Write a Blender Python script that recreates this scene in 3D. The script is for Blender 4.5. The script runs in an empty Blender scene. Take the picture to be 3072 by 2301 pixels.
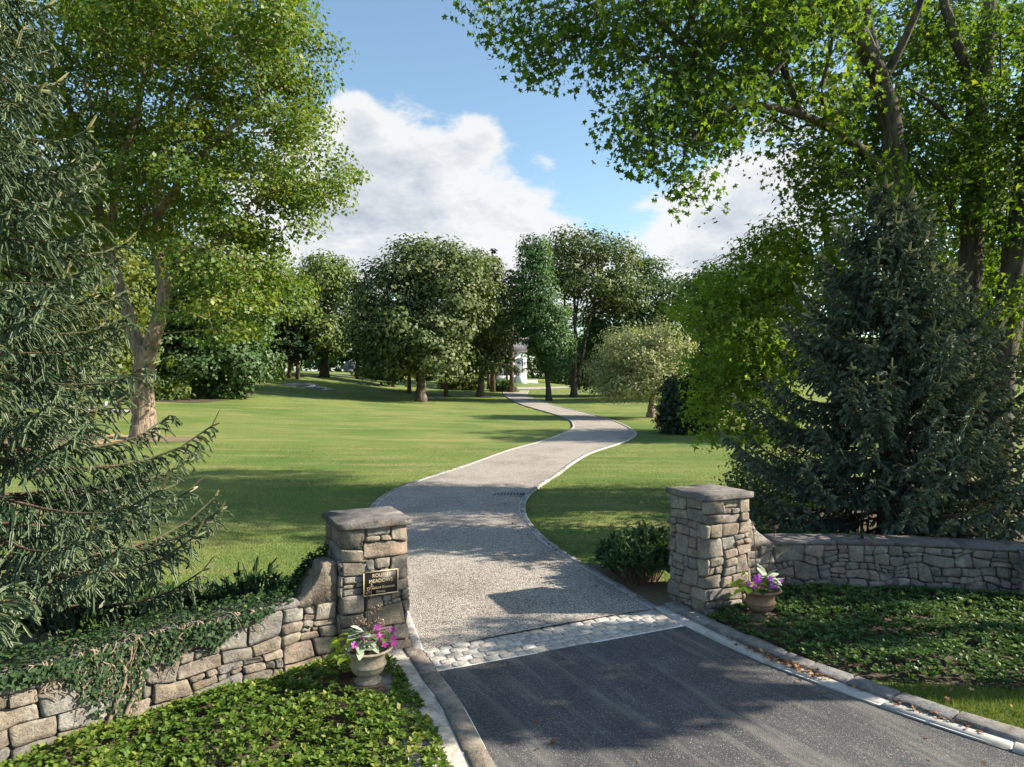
import bpy, bmesh, math, random
import numpy as np

scene = bpy.context.scene
rng = np.random.default_rng(7)
random.seed(7)

# ---------------------------------------------------------------- camera, sky, sun, exposure
CAM_H, FOC = 3.8, 2048.0            # camera height (m); focal length in pixels of a 3072 px wide picture
cam_data = bpy.data.cameras.new("camera")
cam_data.lens = 24.0
cam_data.sensor_width = 36.0
cam_data.clip_start = 0.1
cam_data.clip_end = 4000.0
cam = bpy.data.objects.new("camera", cam_data)
cam.location = (0, 0, CAM_H)
cam.rotation_euler = (math.radians(90), 0, 0)
scene.collection.objects.link(cam)
scene.camera = cam

SUN_AZ, SUN_EL = math.radians(90), math.radians(31)     # azimuth clockwise from the view direction (+Y)
sun_dir = np.array([math.sin(SUN_AZ) * math.cos(SUN_EL), math.cos(SUN_AZ) * math.cos(SUN_EL), math.sin(SUN_EL)])
sd = bpy.data.lights.new("sun", 'SUN')
sd.energy = 5.0
sd.angle = math.radians(0.55)
sd.color = (1.0, 0.90, 0.74)
sun = bpy.data.objects.new("sun", sd)
sun.rotation_euler = (math.radians(90) - SUN_EL, 0, math.pi - SUN_AZ)
scene.collection.objects.link(sun)

world = bpy.data.worlds.new("World")
scene.world = world
world.use_nodes = True
wt = world.node_tree
wt.nodes.clear()


class NT:
    """small helper for writing node trees"""
    def __init__(self, tree):
        self.t = tree
    def n(self, typ, **kw):
        nd = self.t.nodes.new(typ)
        for k, v in kw.items():
            if k.startswith('i_'):
                nd.inputs[k[2:].replace('_', ' ')].default_value = v
            else:
                setattr(nd, k, v)
        return nd
    def l(self, a, b):
        self.t.links.new(a, b)
    def math(self, op, a, b=None, c=None, clamp=False):
        nd = self.t.nodes.new('ShaderNodeMath')
        nd.operation = op
        nd.use_clamp = clamp
        for i, v in enumerate((a, b, c)):
            if v is None:
                continue
            if isinstance(v, (int, float)):
                nd.inputs[i].default_value = v
            else:
                self.l(v, nd.inputs[i])
        return nd.outputs[0]
    def vmath(self, op, a, b=None):
        nd = self.t.nodes.new('ShaderNodeVectorMath')
        nd.operation = op
        for i, v in enumerate((a, b)):
            if v is None:
                continue
            if isinstance(v, (tuple, list)):
                nd.inputs[i].default_value = v
            else:
                self.l(v, nd.inputs[i])
        return nd
    def noise(self, vec, scale, detail=4, rough=0.55, dist=0.0, out='Fac'):
        nd = self.t.nodes.new('ShaderNodeTexNoise')
        nd.inputs['Scale'].default_value = scale
        nd.inputs['Detail'].default_value = detail
        nd.inputs['Roughness'].default_value = rough
        nd.inputs['Distortion'].default_value = dist
        if vec is not None:
            self.l(vec, nd.inputs['Vector'])
        return nd.outputs[out]
    def ramp(self, fac, stops, interp='LINEAR'):
        nd = self.t.nodes.new('ShaderNodeValToRGB')
        nd.color_ramp.interpolation = interp
        els = nd.color_ramp.elements
        while len(els) < len(stops):
            els.new(0.5)
        for e, (p, c) in zip(els, stops):
            e.position = p
            e.color = (c[0], c[1], c[2], 1) if isinstance(c, (tuple, list)) else (c, c, c, 1)
        self.l(fac, nd.inputs[0])
        return nd.outputs[0]
    def mix(self, fac, a, b, blend='MIX'):
        nd = self.t.nodes.new('ShaderNodeMix')
        nd.data_type = 'RGBA'
        nd.blend_type = blend
        nd.clamp_factor = True
        for s, v in ((nd.inputs[0], fac), (nd.inputs[6], a), (nd.inputs[7], b)):
            if isinstance(v, (int, float)):
                s.default_value = v if s.type == 'VALUE' else (v, v, v, 1)
            elif isinstance(v, (tuple, list)):
                s.default_value = (v[0], v[1], v[2], 1)
            else:
                self.l(v, s)
        return nd.outputs[2]
    def smooth(self, x, lo, hi):
        nd = self.t.nodes.new('ShaderNodeMapRange')
        nd.interpolation_type = 'SMOOTHSTEP'
        self.l(x, nd.inputs[0])
        nd.inputs[1].default_value = lo
        nd.inputs[2].default_value = hi
        return nd.outputs[0]


def build_sky():
    T = NT(wt)
    sky = T.n('ShaderNodeTexSky', sky_type='NISHITA', sun_disc=False, sun_elevation=SUN_EL, sun_rotation=SUN_AZ,
              air_density=1.0, dust_density=0.7, ozone_density=1.6, altitude=30)
    tc = T.n('ShaderNodeTexCoord')
    d = tc.outputs['Generated']
    sep = T.n('ShaderNodeSeparateXYZ')
    T.l(d, sep.inputs[0])
    z = T.math('MAXIMUM', sep.outputs[2], 0.0)
    # cloud layer: direction projected on a shallow dome, fractal noise, more cover low in the sky all the way round
    k = T.math('DIVIDE', 1.0, T.math('ADD', z, 0.30))
    p = T.vmath('SCALE', d)
    T.l(k, p.inputs['Scale'])
    big = T.noise(p.outputs[0], 1.15, 2, 0.5)
    fine = T.noise(p.outputs[0], 5.2, 12, 0.66, 0.15)
    f = T.math('ADD', T.math('MULTIPLY', big, 0.36), T.math('MULTIPLY', fine, 0.64))
    low = T.math('MULTIPLY', T.math('SUBTRACT', 0.42, z), 0.30)
    f = T.math('ADD', f, low)
    # the cloud masses that are in view (direction, tightness, weight)
    def dirpx(u, v):
        w = np.array([(u - 1536) / FOC, 1.0, -(v - 1150.5) / FOC])
        return w / np.linalg.norm(w)
    for (u, v, tight, wgt) in [(1200, 600, 80, .26), (1480, 660, 100, .20), (1120, 480, 250, .14), (1760, 720, 200, .20), (950, 680, 100, .20), (1330, 480, 300, .10), (1620, 690, 200, .12),
                               (2250, 560, 120, .20), (2340, 440, 200, .14), (2080, 720, 200, .20), (2160, 780, 200, .14), (1420, 385, 1500, .17), (1050, 290, 1500, .16), (1940, 560, 900, .10),
                               (1220, 250, 2400, .13), (1640, 475, 3500, .15), (1080, 375, 2500, .13), (1480, 370, 3000, .12),
                               (1750, 150, 14, -.26), (1300, 110, 30, -.16), (1880, 420, 160, -.14), (1900, 640, 500, -.06)]:
        c = dirpx(u, v)
        dp = T.vmath('DOT_PRODUCT', d, tuple(c)).outputs['Value']
        g = T.math('EXPONENT', T.math('MULTIPLY', T.math('SUBTRACT', dp, 1.0), float(tight)))
        f = T.math('MULTIPLY_ADD', g, float(wgt), f)
    mask = T.smooth(f, 0.565, 0.705)
    shade = T.noise(p.outputs[0], 5.5, 7, 0.62)
    shade = T.math('MULTIPLY_ADD', T.smooth(f, 0.62, 0.98), -0.42, T.math('ADD', shade, 0.32))
    cloud = T.ramp(shade, [(0.26, (1.75, 1.95, 2.2)), (0.46, (2.5, 2.62, 2.78)), (0.70, (3.4, 3.4, 3.35))])
    skyc = T.mix(1.0, sky.outputs[0], (0.90, 0.94, 0.86), 'MULTIPLY')
    col = T.mix(T.math('MULTIPLY', mask, 0.93), skyc, cloud)
    bg = T.n('ShaderNodeBackground')
    bg.inputs['Strength'].default_value = 0.115
    T.l(col, bg.inputs['Color'])
    out = T.n('ShaderNodeOutputWorld')
    T.l(bg.outputs[0], out.inputs[0])
build_sky()

scene.view_settings.view_transform = 'Standard'
scene.view_settings.look = 'None'
scene.view_settings.gamma = 1.0
scene.view_settings.exposure = 1.3
scene.view_settings.use_curve_mapping = False
scene.render.engine = 'CYCLES'
cy = scene.cycles
cy.max_bounces = 8
cy.diffuse_bounces = 4
cy.glossy_bounces = 2
cy.transmission_bounces = 4
cy.transparent_max_bounces = 4
cy.caustics_reflective = False
cy.caustics_refractive = False
cy.use_adaptive_sampling = True
cy.adaptive_threshold = 0.02
cy.use_denoising = True
try:
    cy.denoiser = 'OPENIMAGEDENOISE'
    cy.denoising_prefilter = 'ACCURATE'
except Exception:
    pass

# ---------------------------------------------------------------- object helpers
COL = scene.collection


def link(o, parent=None):
    COL.objects.link(o)
    if parent is not None:
        o.parent = parent
    return o


def tag(o, label=None, cat=None, group=None, kind=None):
    if label: o['label'] = label
    if cat: o['category'] = cat
    if group: o['group'] = group
    if kind: o['kind'] = kind
    return o


def thing(name, label, cat, loc=(0, 0, 0), rz=0.0, group=None):
    o = bpy.data.objects.new(name, None)
    o.empty_display_size = 0.2
    o.location = loc
    o.rotation_euler = (0, 0, rz)
    link(o)
    return tag(o, label, cat, group)


def mesh_np(name, V, faces, mat=None, smooth=False, tint=None):
    """faces: list of int arrays, each (n, k). tint: float per face."""
    me = bpy.data.meshes.new(name)
    V = np.asarray(V, dtype=np.float32).reshape(-1, 3)
    faces = [np.asarray(f, dtype=np.int32) for f in faces if len(f)]
    me.vertices.add(len(V))
    me.vertices.foreach_set('co', V.ravel())
    nl = sum(f.size for f in faces)
    nf = sum(len(f) for f in faces)
    me.loops.add(nl)
    me.polygons.add(nf)
    me.loops.foreach_set('vertex_index', np.concatenate([f.ravel() for f in faces]))
    tot = np.concatenate([np.full(len(f), f.shape[1], np.int32) for f in faces])
    start = np.concatenate([[0], np.cumsum(tot)[:-1]]).astype(np.int32)
    me.polygons.foreach_set('loop_start', start)
    me.polygons.foreach_set('loop_total', tot)
    if smooth:
        me.polygons.foreach_set('use_smooth', np.ones(nf, dtype=bool))
    if tint is not None:
        a = me.attributes.new('tint', 'FLOAT', 'FACE')
        a.data.foreach_set('value', np.asarray(tint, dtype=np.float32))
    me.update(calc_edges=True)
    if mat is not None:
        me.materials.append(mat)
    return me


def obj_np(name, V, faces, mat=None, parent=None, smooth=False, tint=None):
    o = bpy.data.objects.new(name, mesh_np(name, V, faces, mat, smooth, tint))
    return link(o, parent)


class MB:
    """mesh builder that collects shapes and makes one object"""
    def __init__(self):
        self.V, self.F, self.n = [], {}, 0
    def add(self, V, F):
        V = np.asarray(V, float).reshape(-1, 3)
        for f in F:
            f = np.asarray(f, int)
            if f.ndim == 1:
                f = f[None]
            self.F.setdefault(f.shape[1], []).append(f + self.n)
        self.V.append(V)
        self.n += len(V)
        return self
    def box(self, c, s, rz=0.0, bevel=0.0):
        c = np.asarray(c, float); s = np.asarray(s, float) / 2
        V = np.array([[x, y, z] for z in (-1, 1) for (x, y) in ((-1, -1), (1, -1), (1, 1), (-1, 1))], float) * s
        R = np.array([[math.cos(rz), -math.sin(rz), 0], [math.sin(rz), math.cos(rz), 0], [0, 0, 1]])
        V = V @ R.T + c
        return self.add(V, [[[3, 2, 1, 0], [4, 5, 6, 7], [0, 1, 5, 4], [1, 2, 6, 5], [2, 3, 7, 6], [3, 0, 4, 7]]])
    def tube(self, pts, rad, k=6, cap=True, wob=0.0, squash=None):
        P = np.asarray(pts, float)
        r = np.broadcast_to(np.asarray(rad, float), (len(P),))
        T = np.gradient(P, axis=0)
        T /= np.linalg.norm(T, axis=1)[:, None] + 1e-9
        ref = np.array([0, 0, 1.0]) if abs(T[0, 2]) < 0.9 else np.array([1.0, 0, 0])
        U = np.zeros_like(P)
        u = np.cross(ref, T[0]); u /= np.linalg.norm(u)
        for i in range(len(P)):
            u = u - T[i] * (u @ T[i])
            u /= np.linalg.norm(u) + 1e-9
            U[i] = u
        W = np.cross(T, U)
        a = np.linspace(0, 2 * np.pi, k, endpoint=False)
        ring = (np.cos(a)[None, :, None] * U[:, None, :] + np.sin(a)[None, :, None] * W[:, None, :])
        rr = r[:, None] * np.ones((1, k))
        if wob:
            rr = rr * (1 + wob * rng.standard_normal((len(P), k)))
        V = P[:, None, :] + ring * rr[:, :, None]
        n = len(P)
        i = np.arange(n - 1)[:, None] * k
        j = np.arange(k)[None, :]
        j2 = (j + 1) % k
        F = np.stack([i + j, i + j2, i + k + j2, i + k + j], -1).reshape(-1, 4)
        fs = [F]
        if cap and k >= 3:
            fs += [np.arange(k)[::-1][None], (np.arange(k) + (n - 1) * k)[None]]
        return self.add(V.reshape(-1, 3), fs)
    def lathe(self, prof, k=24, c=(0, 0, 0)):
        prof = np.asarray(prof, float)
        a = np.linspace(0, 2 * np.pi, k, endpoint=False)
        V = np.stack([prof[:, 0][:, None] * np.cos(a), prof[:, 0][:, None] * np.sin(a), prof[:, 1][:, None] * np.ones(k)], -1).reshape(-1, 3) + np.asarray(c)
        n = len(prof)
        i = np.arange(n - 1)[:, None] * k
        j = np.arange(k)[None, :]
        j2 = (j + 1) % k
        F = np.stack([i + j, i + j2, i + k + j2, i + k + j], -1).reshape(-1, 4)
        return self.add(V, [F])
    def build(self, name, mat, parent=None, smooth=False):
        return obj_np(name, np.concatenate(self.V), [np.concatenate(v) for v in self.F.values()], mat, parent, smooth)


def P3(u, v, Y):
    """point at depth Y seen at pixel (u, v) of the 3072 px photograph"""
    return np.array([(u - 1536) / FOC * Y, Y, CAM_H - (v - 1150.5) / FOC * Y])

# ---------------------------------------------------------------- terrain
TP = np.array([
    # X, Y, z
    (-10, 2, 0), (0, 2, 0), (10, 2, 0), (-9, 7, 0), (-5, 8, 0.0), (0, 8, 0), (5, 8, 0), (11, 8, 0), (0, 10.5, 0), (-2.5, 10.5, .02), (4, 12, 0.02), (10, 12, .05),
    (-7, 12, .1), (-12, 12, .25), (-25, 10, .6), (20, 10, .2),
    (-2, 18.6, .30), (4, 18, .28), (12, 18, .3), (-9, 18, .35), (-16, 22, .5), (-30, 22, .9),
    (0, 30, .42), (8, 30, .42), (18, 30, .5), (-10, 30, .52), (-20, 37, .73), (-34, 40, 1.2),
    (5, 46, .55), (14, 46, .62), (-10, 50, .85), (-25, 55, 1.5), (28, 50, .9),
    (7, 70, .95), (-5, 70, 1.05), (-20, 75, 1.75), (-36, 75, 2.5), (-52, 75, 2.8), (14, 62, .9), (30, 75, 1.4),
    (-12, 90, 1.45), (4, 100, 1.62), (9, 100, 1.65), (22, 100, 1.9), (-5, 95, 1.6), (-34, 100, 4.0), (-22, 100, 2.7), (-31, 115, 5.05), (-20, 112, 3.3), (-8, 115, 2.6),
    (0, 127, 2.2), (8, 127, 2.25), (20, 127, 2.4), (5, 150, 4.3), (-6, 150, 4.6), (14, 150, 3.4), (-35, 150, 6.2), (35, 140, 3.0), (-60, 110, 5.0),
    (0, 190, 5.5), (60, 180, 4.5), (-60, 180, 7.0), (-100, 100, 5), (-100, 20, 2), (80, 60, 2.5), (80, 10, 1.5), (60, -20, 1), (-60, -20, 1), (0, -30, 0), (-100, 220, 8), (100, 220, 6), (0, 260, 7)], float)


def _tps(r2):
    return 0.5 * r2 * np.log(r2 + 1e-6)


def _fit():
    n = len(TP)
    s = 30.0
    A = TP[:, :2] / s
    K = _tps(((A[:, None] - A[None]) ** 2).sum(-1)) + np.eye(n) * 0.002
    Q = np.c_[np.ones(n), A]
    M = np.block([[K, Q], [Q.T, np.zeros((3, 3))]])
    w = np.linalg.solve(M, np.r_[TP[:, 2], np.zeros(3)])
    return A, w, s
_A, _w, _s = _fit()


def height(x, y):
    x = np.asarray(x, float); y = np.asarray(y, float)
    sh = x.shape
    q = np.stack([np.clip(x, -110, 110).ravel(), np.clip(y, -30, 260).ravel()], -1) / _s
    out = np.empty(len(q))
    for a in range(0, len(q), 20000):
        qq = q[a:a + 20000]
        r2 = ((qq[:, None] - _A[None]) ** 2).sum(-1)
        out[a:a + 20000] = _tps(r2) @ _w[:-3] + _w[-3] + qq @ _w[-2:]
    out = out.reshape(sh)
    t = np.clip((y - 9.0) / 3.0, 0, 1)             # the road by the gate is level
    t = np.maximum(t, np.clip((np.abs(x) - 7) / 4.0, 0, 1))
    return out * t * t * (3 - 2 * t)


def G(u, v, ymax=200.0):
    """point of the ground seen at pixel (u, v)"""
    Y = np.concatenate([np.linspace(4, 40, 400), np.linspace(40, ymax, 1200)])
    X = (u - 1536) / FOC * Y
    Z = CAM_H - (v - 1150.5) / FOC * Y
    H = height(X, Y)
    below = np.nonzero(Z <= H)[0]
    if len(below) == 0:
        i = len(Y) - 1
    else:
        i = below[0]
    if i > 0 and len(below):
        a, b = Z[i - 1] - H[i - 1], Z[i] - H[i]
        t = a / (a - b + 1e-12)
        y = Y[i - 1] + t * (Y[i] - Y[i - 1])
    else:
        y = Y[i]
    x = (u - 1536) / FOC * y
    return np.array([x, y, float(height(np.array([x]), np.array([y]))[0])])


def H1(x, y):
    return float(height(np.array([x]), np.array([y]))[0])


def resample(pts, step=None, n=None):
    pts = np.asarray(pts, float)
    seg = np.linalg.norm(np.diff(pts, axis=0), axis=1)
    s = np.r_[0, np.cumsum(seg)]
    if n is None:
        n = max(2, int(round(s[-1] / step)) + 1)
    t = np.linspace(0, s[-1], n)
    return np.stack([np.interp(t, s, pts[:, i]) for i in range(pts.shape[1])], -1)


def catmull(pts, per=8):
    """smooth curve through the points"""
    p = np.asarray(pts, float)
    p = np.concatenate([[2 * p[0] - p[1]], p, [2 * p[-1] - p[-2]]])
    out = []
    for i in range(1, len(p) - 2):
        for t in np.linspace(0, 1, per, endpoint=False):
            a, b, c, d = p[i - 1], p[i], p[i + 1], p[i + 2]
            out.append(0.5 * ((2 * b) + (-a + c) * t + (2 * a - 5 * b + 4 * c - d) * t * t + (-a + 3 * b - 3 * c + d) * t ** 3))
    out.append(p[-2])
    return np.array(out)

# ---------------------------------------------------------------- materials
def new_mat(name):
    m = bpy.data.materials.new(name)
    m.use_nodes = True
    m.node_tree.nodes.clear()
    return m, NT(m.node_tree)


def finish(T, shader):
    o = T.n('ShaderNodeOutputMaterial')
    T.l(shader, o.inputs[0])


def bump(T, h, strength, dist):
    b = T.n('ShaderNodeBump')
    b.inputs['Strength'].default_value = strength
    b.inputs['Distance'].default_value = dist
    T.l(h, b.inputs['Height'])
    return b.outputs[0]


def principled(T, col, rough=0.8, normal=None, spec=0.3, metal=0.0):
    b = T.n('ShaderNodeBsdfPrincipled')
    b.inputs['Roughness'].default_value = rough
    b.inputs['Specular IOR Level'].default_value = spec
    b.inputs['Metallic'].default_value = metal
    if isinstance(col, (tuple, list)):
        b.inputs['Base Color'].default_value = (*col, 1)
    else:
        T.l(col, b.inputs['Base Color'])
    if normal is not None:
        T.l(normal, b.inputs['Normal'])
    return b.outputs[0]


def geo_pos(T):
    return T.n('ShaderNodeNewGeometry').outputs['Position']


def mat_lawn():
    m, T = new_mat('lawn_turf')
    p = geo_pos(T)
    big = T.noise(p, 0.16, 4, 0.6)
    st = T.n('ShaderNodeMapping')
    st.inputs['Scale'].default_value = (0.16, 0.8, 0.5)
    T.l(p, st.inputs[0])
    mow = T.noise(st.outputs[0], 1.0, 5, 0.62)
    mid = T.noise(p, 1.7, 4, 0.65)
    fine = T.noise(p, 26.0, 3, 0.75)
    c = T.ramp(big, [(0.34, (0.085, 0.140, 0.032)), (0.52, (0.130, 0.180, 0.046)), (0.68, (0.175, 0.200, 0.062))])
    c = T.mix(T.smooth(mow, 0.46, 0.72), c, (0.225, 0.220, 0.085))
    c = T.mix(T.math('MULTIPLY', T.smooth(mid, 0.57, 0.76), 0.6), c, (0.24, 0.20, 0.095))
    c = T.mix(0.55, c, T.ramp(fine, [(0.28, 0.30), (0.5, 1.0), (0.72, 1.9)]), 'MULTIPLY')
    h = T.math('ADD', T.math('MULTIPLY', fine, 0.6), T.math('MULTIPLY', T.noise(p, 7.0, 3, 0.7), 0.6))
    finish(T, principled(T, c, 0.92, bump(T, h, 0.9, 0.07), 0.12))
    return m


def mat_gravel():
    m, T = new_mat('pea_gravel')
    p = geo_pos(T)
    v = T.n('ShaderNodeTexVoronoi')
    v.inputs['Scale'].default_value = 52.0
    T.l(p, v.inputs['Vector'])
    sp = T.n('ShaderNodeSeparateColor')
    T.l(v.outputs['Color'], sp.inputs[0])
    c = T.ramp(sp.outputs[0], [(0.0, (0.18, 0.165, 0.15)), (0.35, (0.41, 0.37, 0.325)), (0.7, (0.57, 0.505, 0.435)), (1.0, (0.76, 0.71, 0.64))])
    d = T.ramp(v.outputs['Distance'], [(0.25, 1.0), (0.75, 0.45)])
    c = T.mix(1.0, c, d, 'MULTIPLY')
    wear = T.noise(p, 0.55, 4, 0.6)
    c = T.mix(T.smooth(wear, 0.42, 0.70), c, T.mix(1.0, c, (0.78, 0.76, 0.75), 'MULTIPLY'))
    h = T.math('SUBTRACT', 1.0, v.outputs['Distance'])
    finish(T, principled(T, c, 0.85, bump(T, h, 0.8, 0.02), 0.25))
    return m


def mat_asphalt():
    m, T = new_mat('asphalt')
    p = geo_pos(T)
    rot = T.n('ShaderNodeMapping')
    rot.inputs['Rotation'].default_value = (0, 0, math.radians(-27))
    T.l(p, rot.inputs[0])
    st = T.n('ShaderNodeMapping')
    st.inputs['Scale'].default_value = (3.2, 0.22, 1.0)
    T.l(rot.outputs[0], st.inputs[0])
    streak = T.noise(st.outputs[0], 1.3, 4, 0.6)
    v = T.n('ShaderNodeTexVoronoi')
    v.inputs['Scale'].default_value = 95.0
    T.l(p, v.inputs['Vector'])
    sp = T.n('ShaderNodeSeparateColor')
    T.l(v.outputs['Color'], sp.inputs[0])
    speck = T.ramp(sp.outputs[1], [(0.0, (0.035, 0.035, 0.038)), (0.72, (0.062, 0.062, 0.064)), (0.93, (0.10, 0.10, 0.10)), (1.0, (0.24, 0.23, 0.21))])
    c = T.mix(T.math('MULTIPLY', T.smooth(streak, 0.48, 0.70), 0.8), speck, (0.135, 0.127, 0.118))
    blot = T.noise(p, 1.1, 4, 0.6)
    c = T.mix(T.smooth(blot, 0.35, 0.7), c, T.mix(1.0, c, (1.45, 1.42, 1.38), 'MULTIPLY'))
    h = T.math('ADD', v.outputs['Distance'], T.noise(p, 60, 2, 0.6))
    finish(T, principled(T, c, 0.72, bump(T, h, 0.55, 0.012), 0.35))
    return m


def mat_stone(name, ramp_stops, lichen=0.5, moss=0.35, scale=1.0):
    m, T = new_mat(name)
    p = geo_pos(T)
    oi = T.n('ShaderNodeObjectInfo')
    base = T.ramp(oi.outputs['Random'], ramp_stops, 'LINEAR')
    off = T.vmath('ADD', p)
    comb = T.n('ShaderNodeCombineXYZ')
    T.l(T.math('MULTIPLY', oi.outputs['Random'], 37.0), comb.inputs[0])
    T.l(T.math('MULTIPLY', oi.outputs['Random'], 11.0), comb.inputs[2])
    T.l(comb.outputs[0], off.inputs[1])
    q = off.outputs[0]
    n1 = T.noise(q, 5.5 * scale, 6, 0.68)
    n2 = T.noise(q, 34 * scale, 6, 0.75)
    c = T.mix(1.0, base, T.ramp(n1, [(0.28, 0.52), (0.5, 1.0), (0.75, 1.45)]), 'MULTIPLY')
    c = T.mix(0.7, c, T.ramp(n2, [(0.3, 0.6), (0.55, 1.0), (0.75, 1.35)]), 'MULTIPLY')
    lc = T.noise(p, 3.1 * scale, 7, 0.72, 0.4)
    c = T.mix(T.math('MULTIPLY', T.smooth(lc, 0.54, 0.69), lichen), c, (0.42, 0.42, 0.36))
    ms = T.noise(p, 2.3 * scale, 7, 0.74, 0.3)
    c = T.mix(T.math('MULTIPLY', T.smooth(ms, 0.60, 0.74), moss), c, (0.045, 0.045, 0.030))
    rust = T.noise(q, 2.0, 4, 0.6)
    c = T.mix(T.math('MULTIPLY', T.smooth(rust, 0.55, 0.75), 0.35), c, (0.33, 0.20, 0.11))
    h = T.math('ADD', T.math('MULTIPLY', n1, 0.9), T.math('MULTIPLY', n2, 0.5))
    finish(T, principled(T, c, 0.9, bump(T, h, 1.0, 0.05), 0.2))
    return m


def mat_plain(name, col, rough=0.8, var=0.25, scale=12, bumps=0.3, dist=0.01, spec=0.3, metal=0.0, col2=None):
    m, T = new_mat(name)
    p = geo_pos(T)
    n = T.noise(p, scale, 5, 0.62)
    if col2 is None:
        c = T.mix(1.0, col, T.ramp(n, [(0.25, 1 - var), (0.75, 1 + var)]), 'MULTIPLY')
    else:
        c = T.mix(T.smooth(n, 0.38, 0.64), col, col2)
    finish(T, principled(T, c, rough, bump(T, n, bumps, dist) if bumps else None, spec, metal))
    return m


def mat_bark(name, dark, light, vscale=9.0, depth=0.05):
    m, T = new_mat(name)
    p = geo_pos(T)
    st = T.n('ShaderNodeMapping')
    st.inputs['Scale'].default_value = (1.0, 1.0, 0.16)
    T.l(p, st.inputs[0])
    n1 = T.noise(st.outputs[0], vscale, 6, 0.66, 0.6)
    n2 = T.noise(p, 1.3, 4, 0.6)
    c = T.ramp(n1, [(0.34, dark), (0.62, light)])
    c = T.mix(1.0, c, T.ramp(n2, [(0.3, 0.7), (0.7, 1.3)]), 'MULTIPLY')
    finish(T, principled(T, c, 0.92, bump(T, n1, 1.0, depth), 0.15))
    return m


def mat_leaf(name, stops, transl=0.35, tcol=(1.5, 1.35, 0.45), gloss=0.07, grough=0.4):
    """leaf blade: colour varies from leaf to leaf (attribute tint), light passes through"""
    m, T = new_mat(name)
    at = T.n('ShaderNodeAttribute')
    at.attribute_name = 'tint'
    c = T.ramp(at.outputs['Fac'], stops)
    df = T.n('ShaderNodeBsdfDiffuse')
    T.l(c, df.inputs[0])
    tr = T.n('ShaderNodeBsdfTranslucent')
    T.l(T.mix(1.0, c, tcol, 'MULTIPLY'), tr.inputs[0])
    ms = T.n('ShaderNodeMixShader')
    ms.inputs[0].default_value = transl
    T.l(df.outputs[0], ms.inputs[1])
    T.l(tr.outputs[0], ms.inputs[2])
    gl = T.n('ShaderNodeBsdfGlossy')
    gl.inputs['Roughness'].default_value = grough
    gl.inputs['Color'].default_value = (1, 1, 1, 1)
    m2 = T.n('ShaderNodeMixShader')
    m2.inputs[0].default_value = gloss
    T.l(ms.outputs[0], m2.inputs[1])
    T.l(gl.outputs[0], m2.inputs[2])
    finish(T, m2.outputs[0])
    return m


M = {}
M['lawn'] = mat_lawn()
M['gravel'] = mat_gravel()
M['asphalt'] = mat_asphalt()
STONE = [(0.0, (0.16, 0.145, 0.125)), (0.15, (0.27, 0.230, 0.180)), (0.3, (0.20, 0.19, 0.175)), (0.45, (0.33, 0.280, 0.220)), (0.6, (0.24, 0.20, 0.155)), (0.75, (0.27, 0.215, 0.17)), (0.9, (0.26, 0.25, 0.225)), (1.0, (0.18, 0.165, 0.145))]
STONE_G = [(0.0, (0.15, 0.145, 0.135)), (0.25, (0.27, 0.24, 0.21)), (0.5, (0.19, 0.175, 0.17)), (0.75, (0.29, 0.235, 0.21)), (1.0, (0.18, 0.175, 0.16))]
M['stone'] = mat_stone('rubble_stone', STONE, 0.45, 0.5)
M['stone_wall'] = mat_stone('rubble_stone_lichen', STONE, 0.75, 0.45)
M['stone_grey'] = mat_stone('rubble_stone_grey', STONE_G, 0.65, 0.85)
M['capstone'] = mat_stone('cap_slab_stone', [(0, (0.15, 0.14, 0.135)), (1, (0.19, 0.175, 0.165))], 0.45, 0.6)
M['coping'] = mat_stone('coping_slab_stone', [(0, (0.15, 0.14, 0.14)), (1, (0.20, 0.185, 0.18))], 0.3, 0.65)
M['mortar_dark'] = mat_plain('deep_joint_mortar', (0.06, 0.055, 0.05), 0.95, 0.4, 20)
M['mortar_pale'] = mat_plain('pale_cement_joint', (0.62, 0.60, 0.57), 0.9, 0.15, 18, 0.4, 0.01)
M['cobble'] = mat_stone('granite_cobble', [(0, (0.42, 0.41, 0.39)), (0.4, (0.54, 0.51, 0.47)), (0.7, (0.48, 0.44, 0.39)), (1, (0.60, 0.58, 0.56))], 0.1, 0.12, 2.0)
M['kerb'] = mat_stone('granite_kerb', [(0, (0.25, 0.245, 0.235)), (0.5, (0.35, 0.335, 0.31)), (1, (0.43, 0.41, 0.39))], 0.1, 0.1, 2.0)
M['kerb_brown'] = mat_stone('brown_kerb_stone', [(0, (0.23, 0.20, 0.16)), (0.4, (0.29, 0.255, 0.21)), (1, (0.33, 0.29, 0.24))], 0.25, 0.35, 1.5)
M['kerb_grey'] = mat_stone('bluestone_kerb', [(0, (0.20, 0.20, 0.205)), (0.5, (0.26, 0.245, 0.225)), (1, (0.29, 0.275, 0.25))], 0.2, 0.12, 1.5)
M['flag'] = mat_stone('pale_flagstone', [(0, (0.47, 0.43, 0.37)), (1, (0.56, 0.51, 0.44))], 0.05, 0.12, 1.2)
M['gutter'] = mat_plain('cement_gutter', (0.38, 0.365, 0.335), 0.9, 0.2, 9, 0.3, 0.006)
M['soil'] = mat_plain('bed_soil', (0.075, 0.058, 0.040), 0.95, 0.5, 15, 0.8, 0.03)
M['mulch'] = mat_plain('bark_mulch', (0.13, 0.095, 0.06), 0.95, 0.6, 45, 0.9, 0.03, col2=(0.24, 0.19, 0.12))
M['iron'] = mat_plain('cast_iron', (0.035, 0.033, 0.030), 0.6, 0.3, 30, 0.3, 0.004, 0.4)
M['dark_plate'] = mat_plain('drain_pit_shade', (0.02, 0.02, 0.02), 0.95, 0.2, 10, 0.2)
M['bark_maple'] = mat_bark('maple_bark', (0.085, 0.062, 0.044), (0.30, 0.235, 0.175), 7.5, 0.08)
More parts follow.
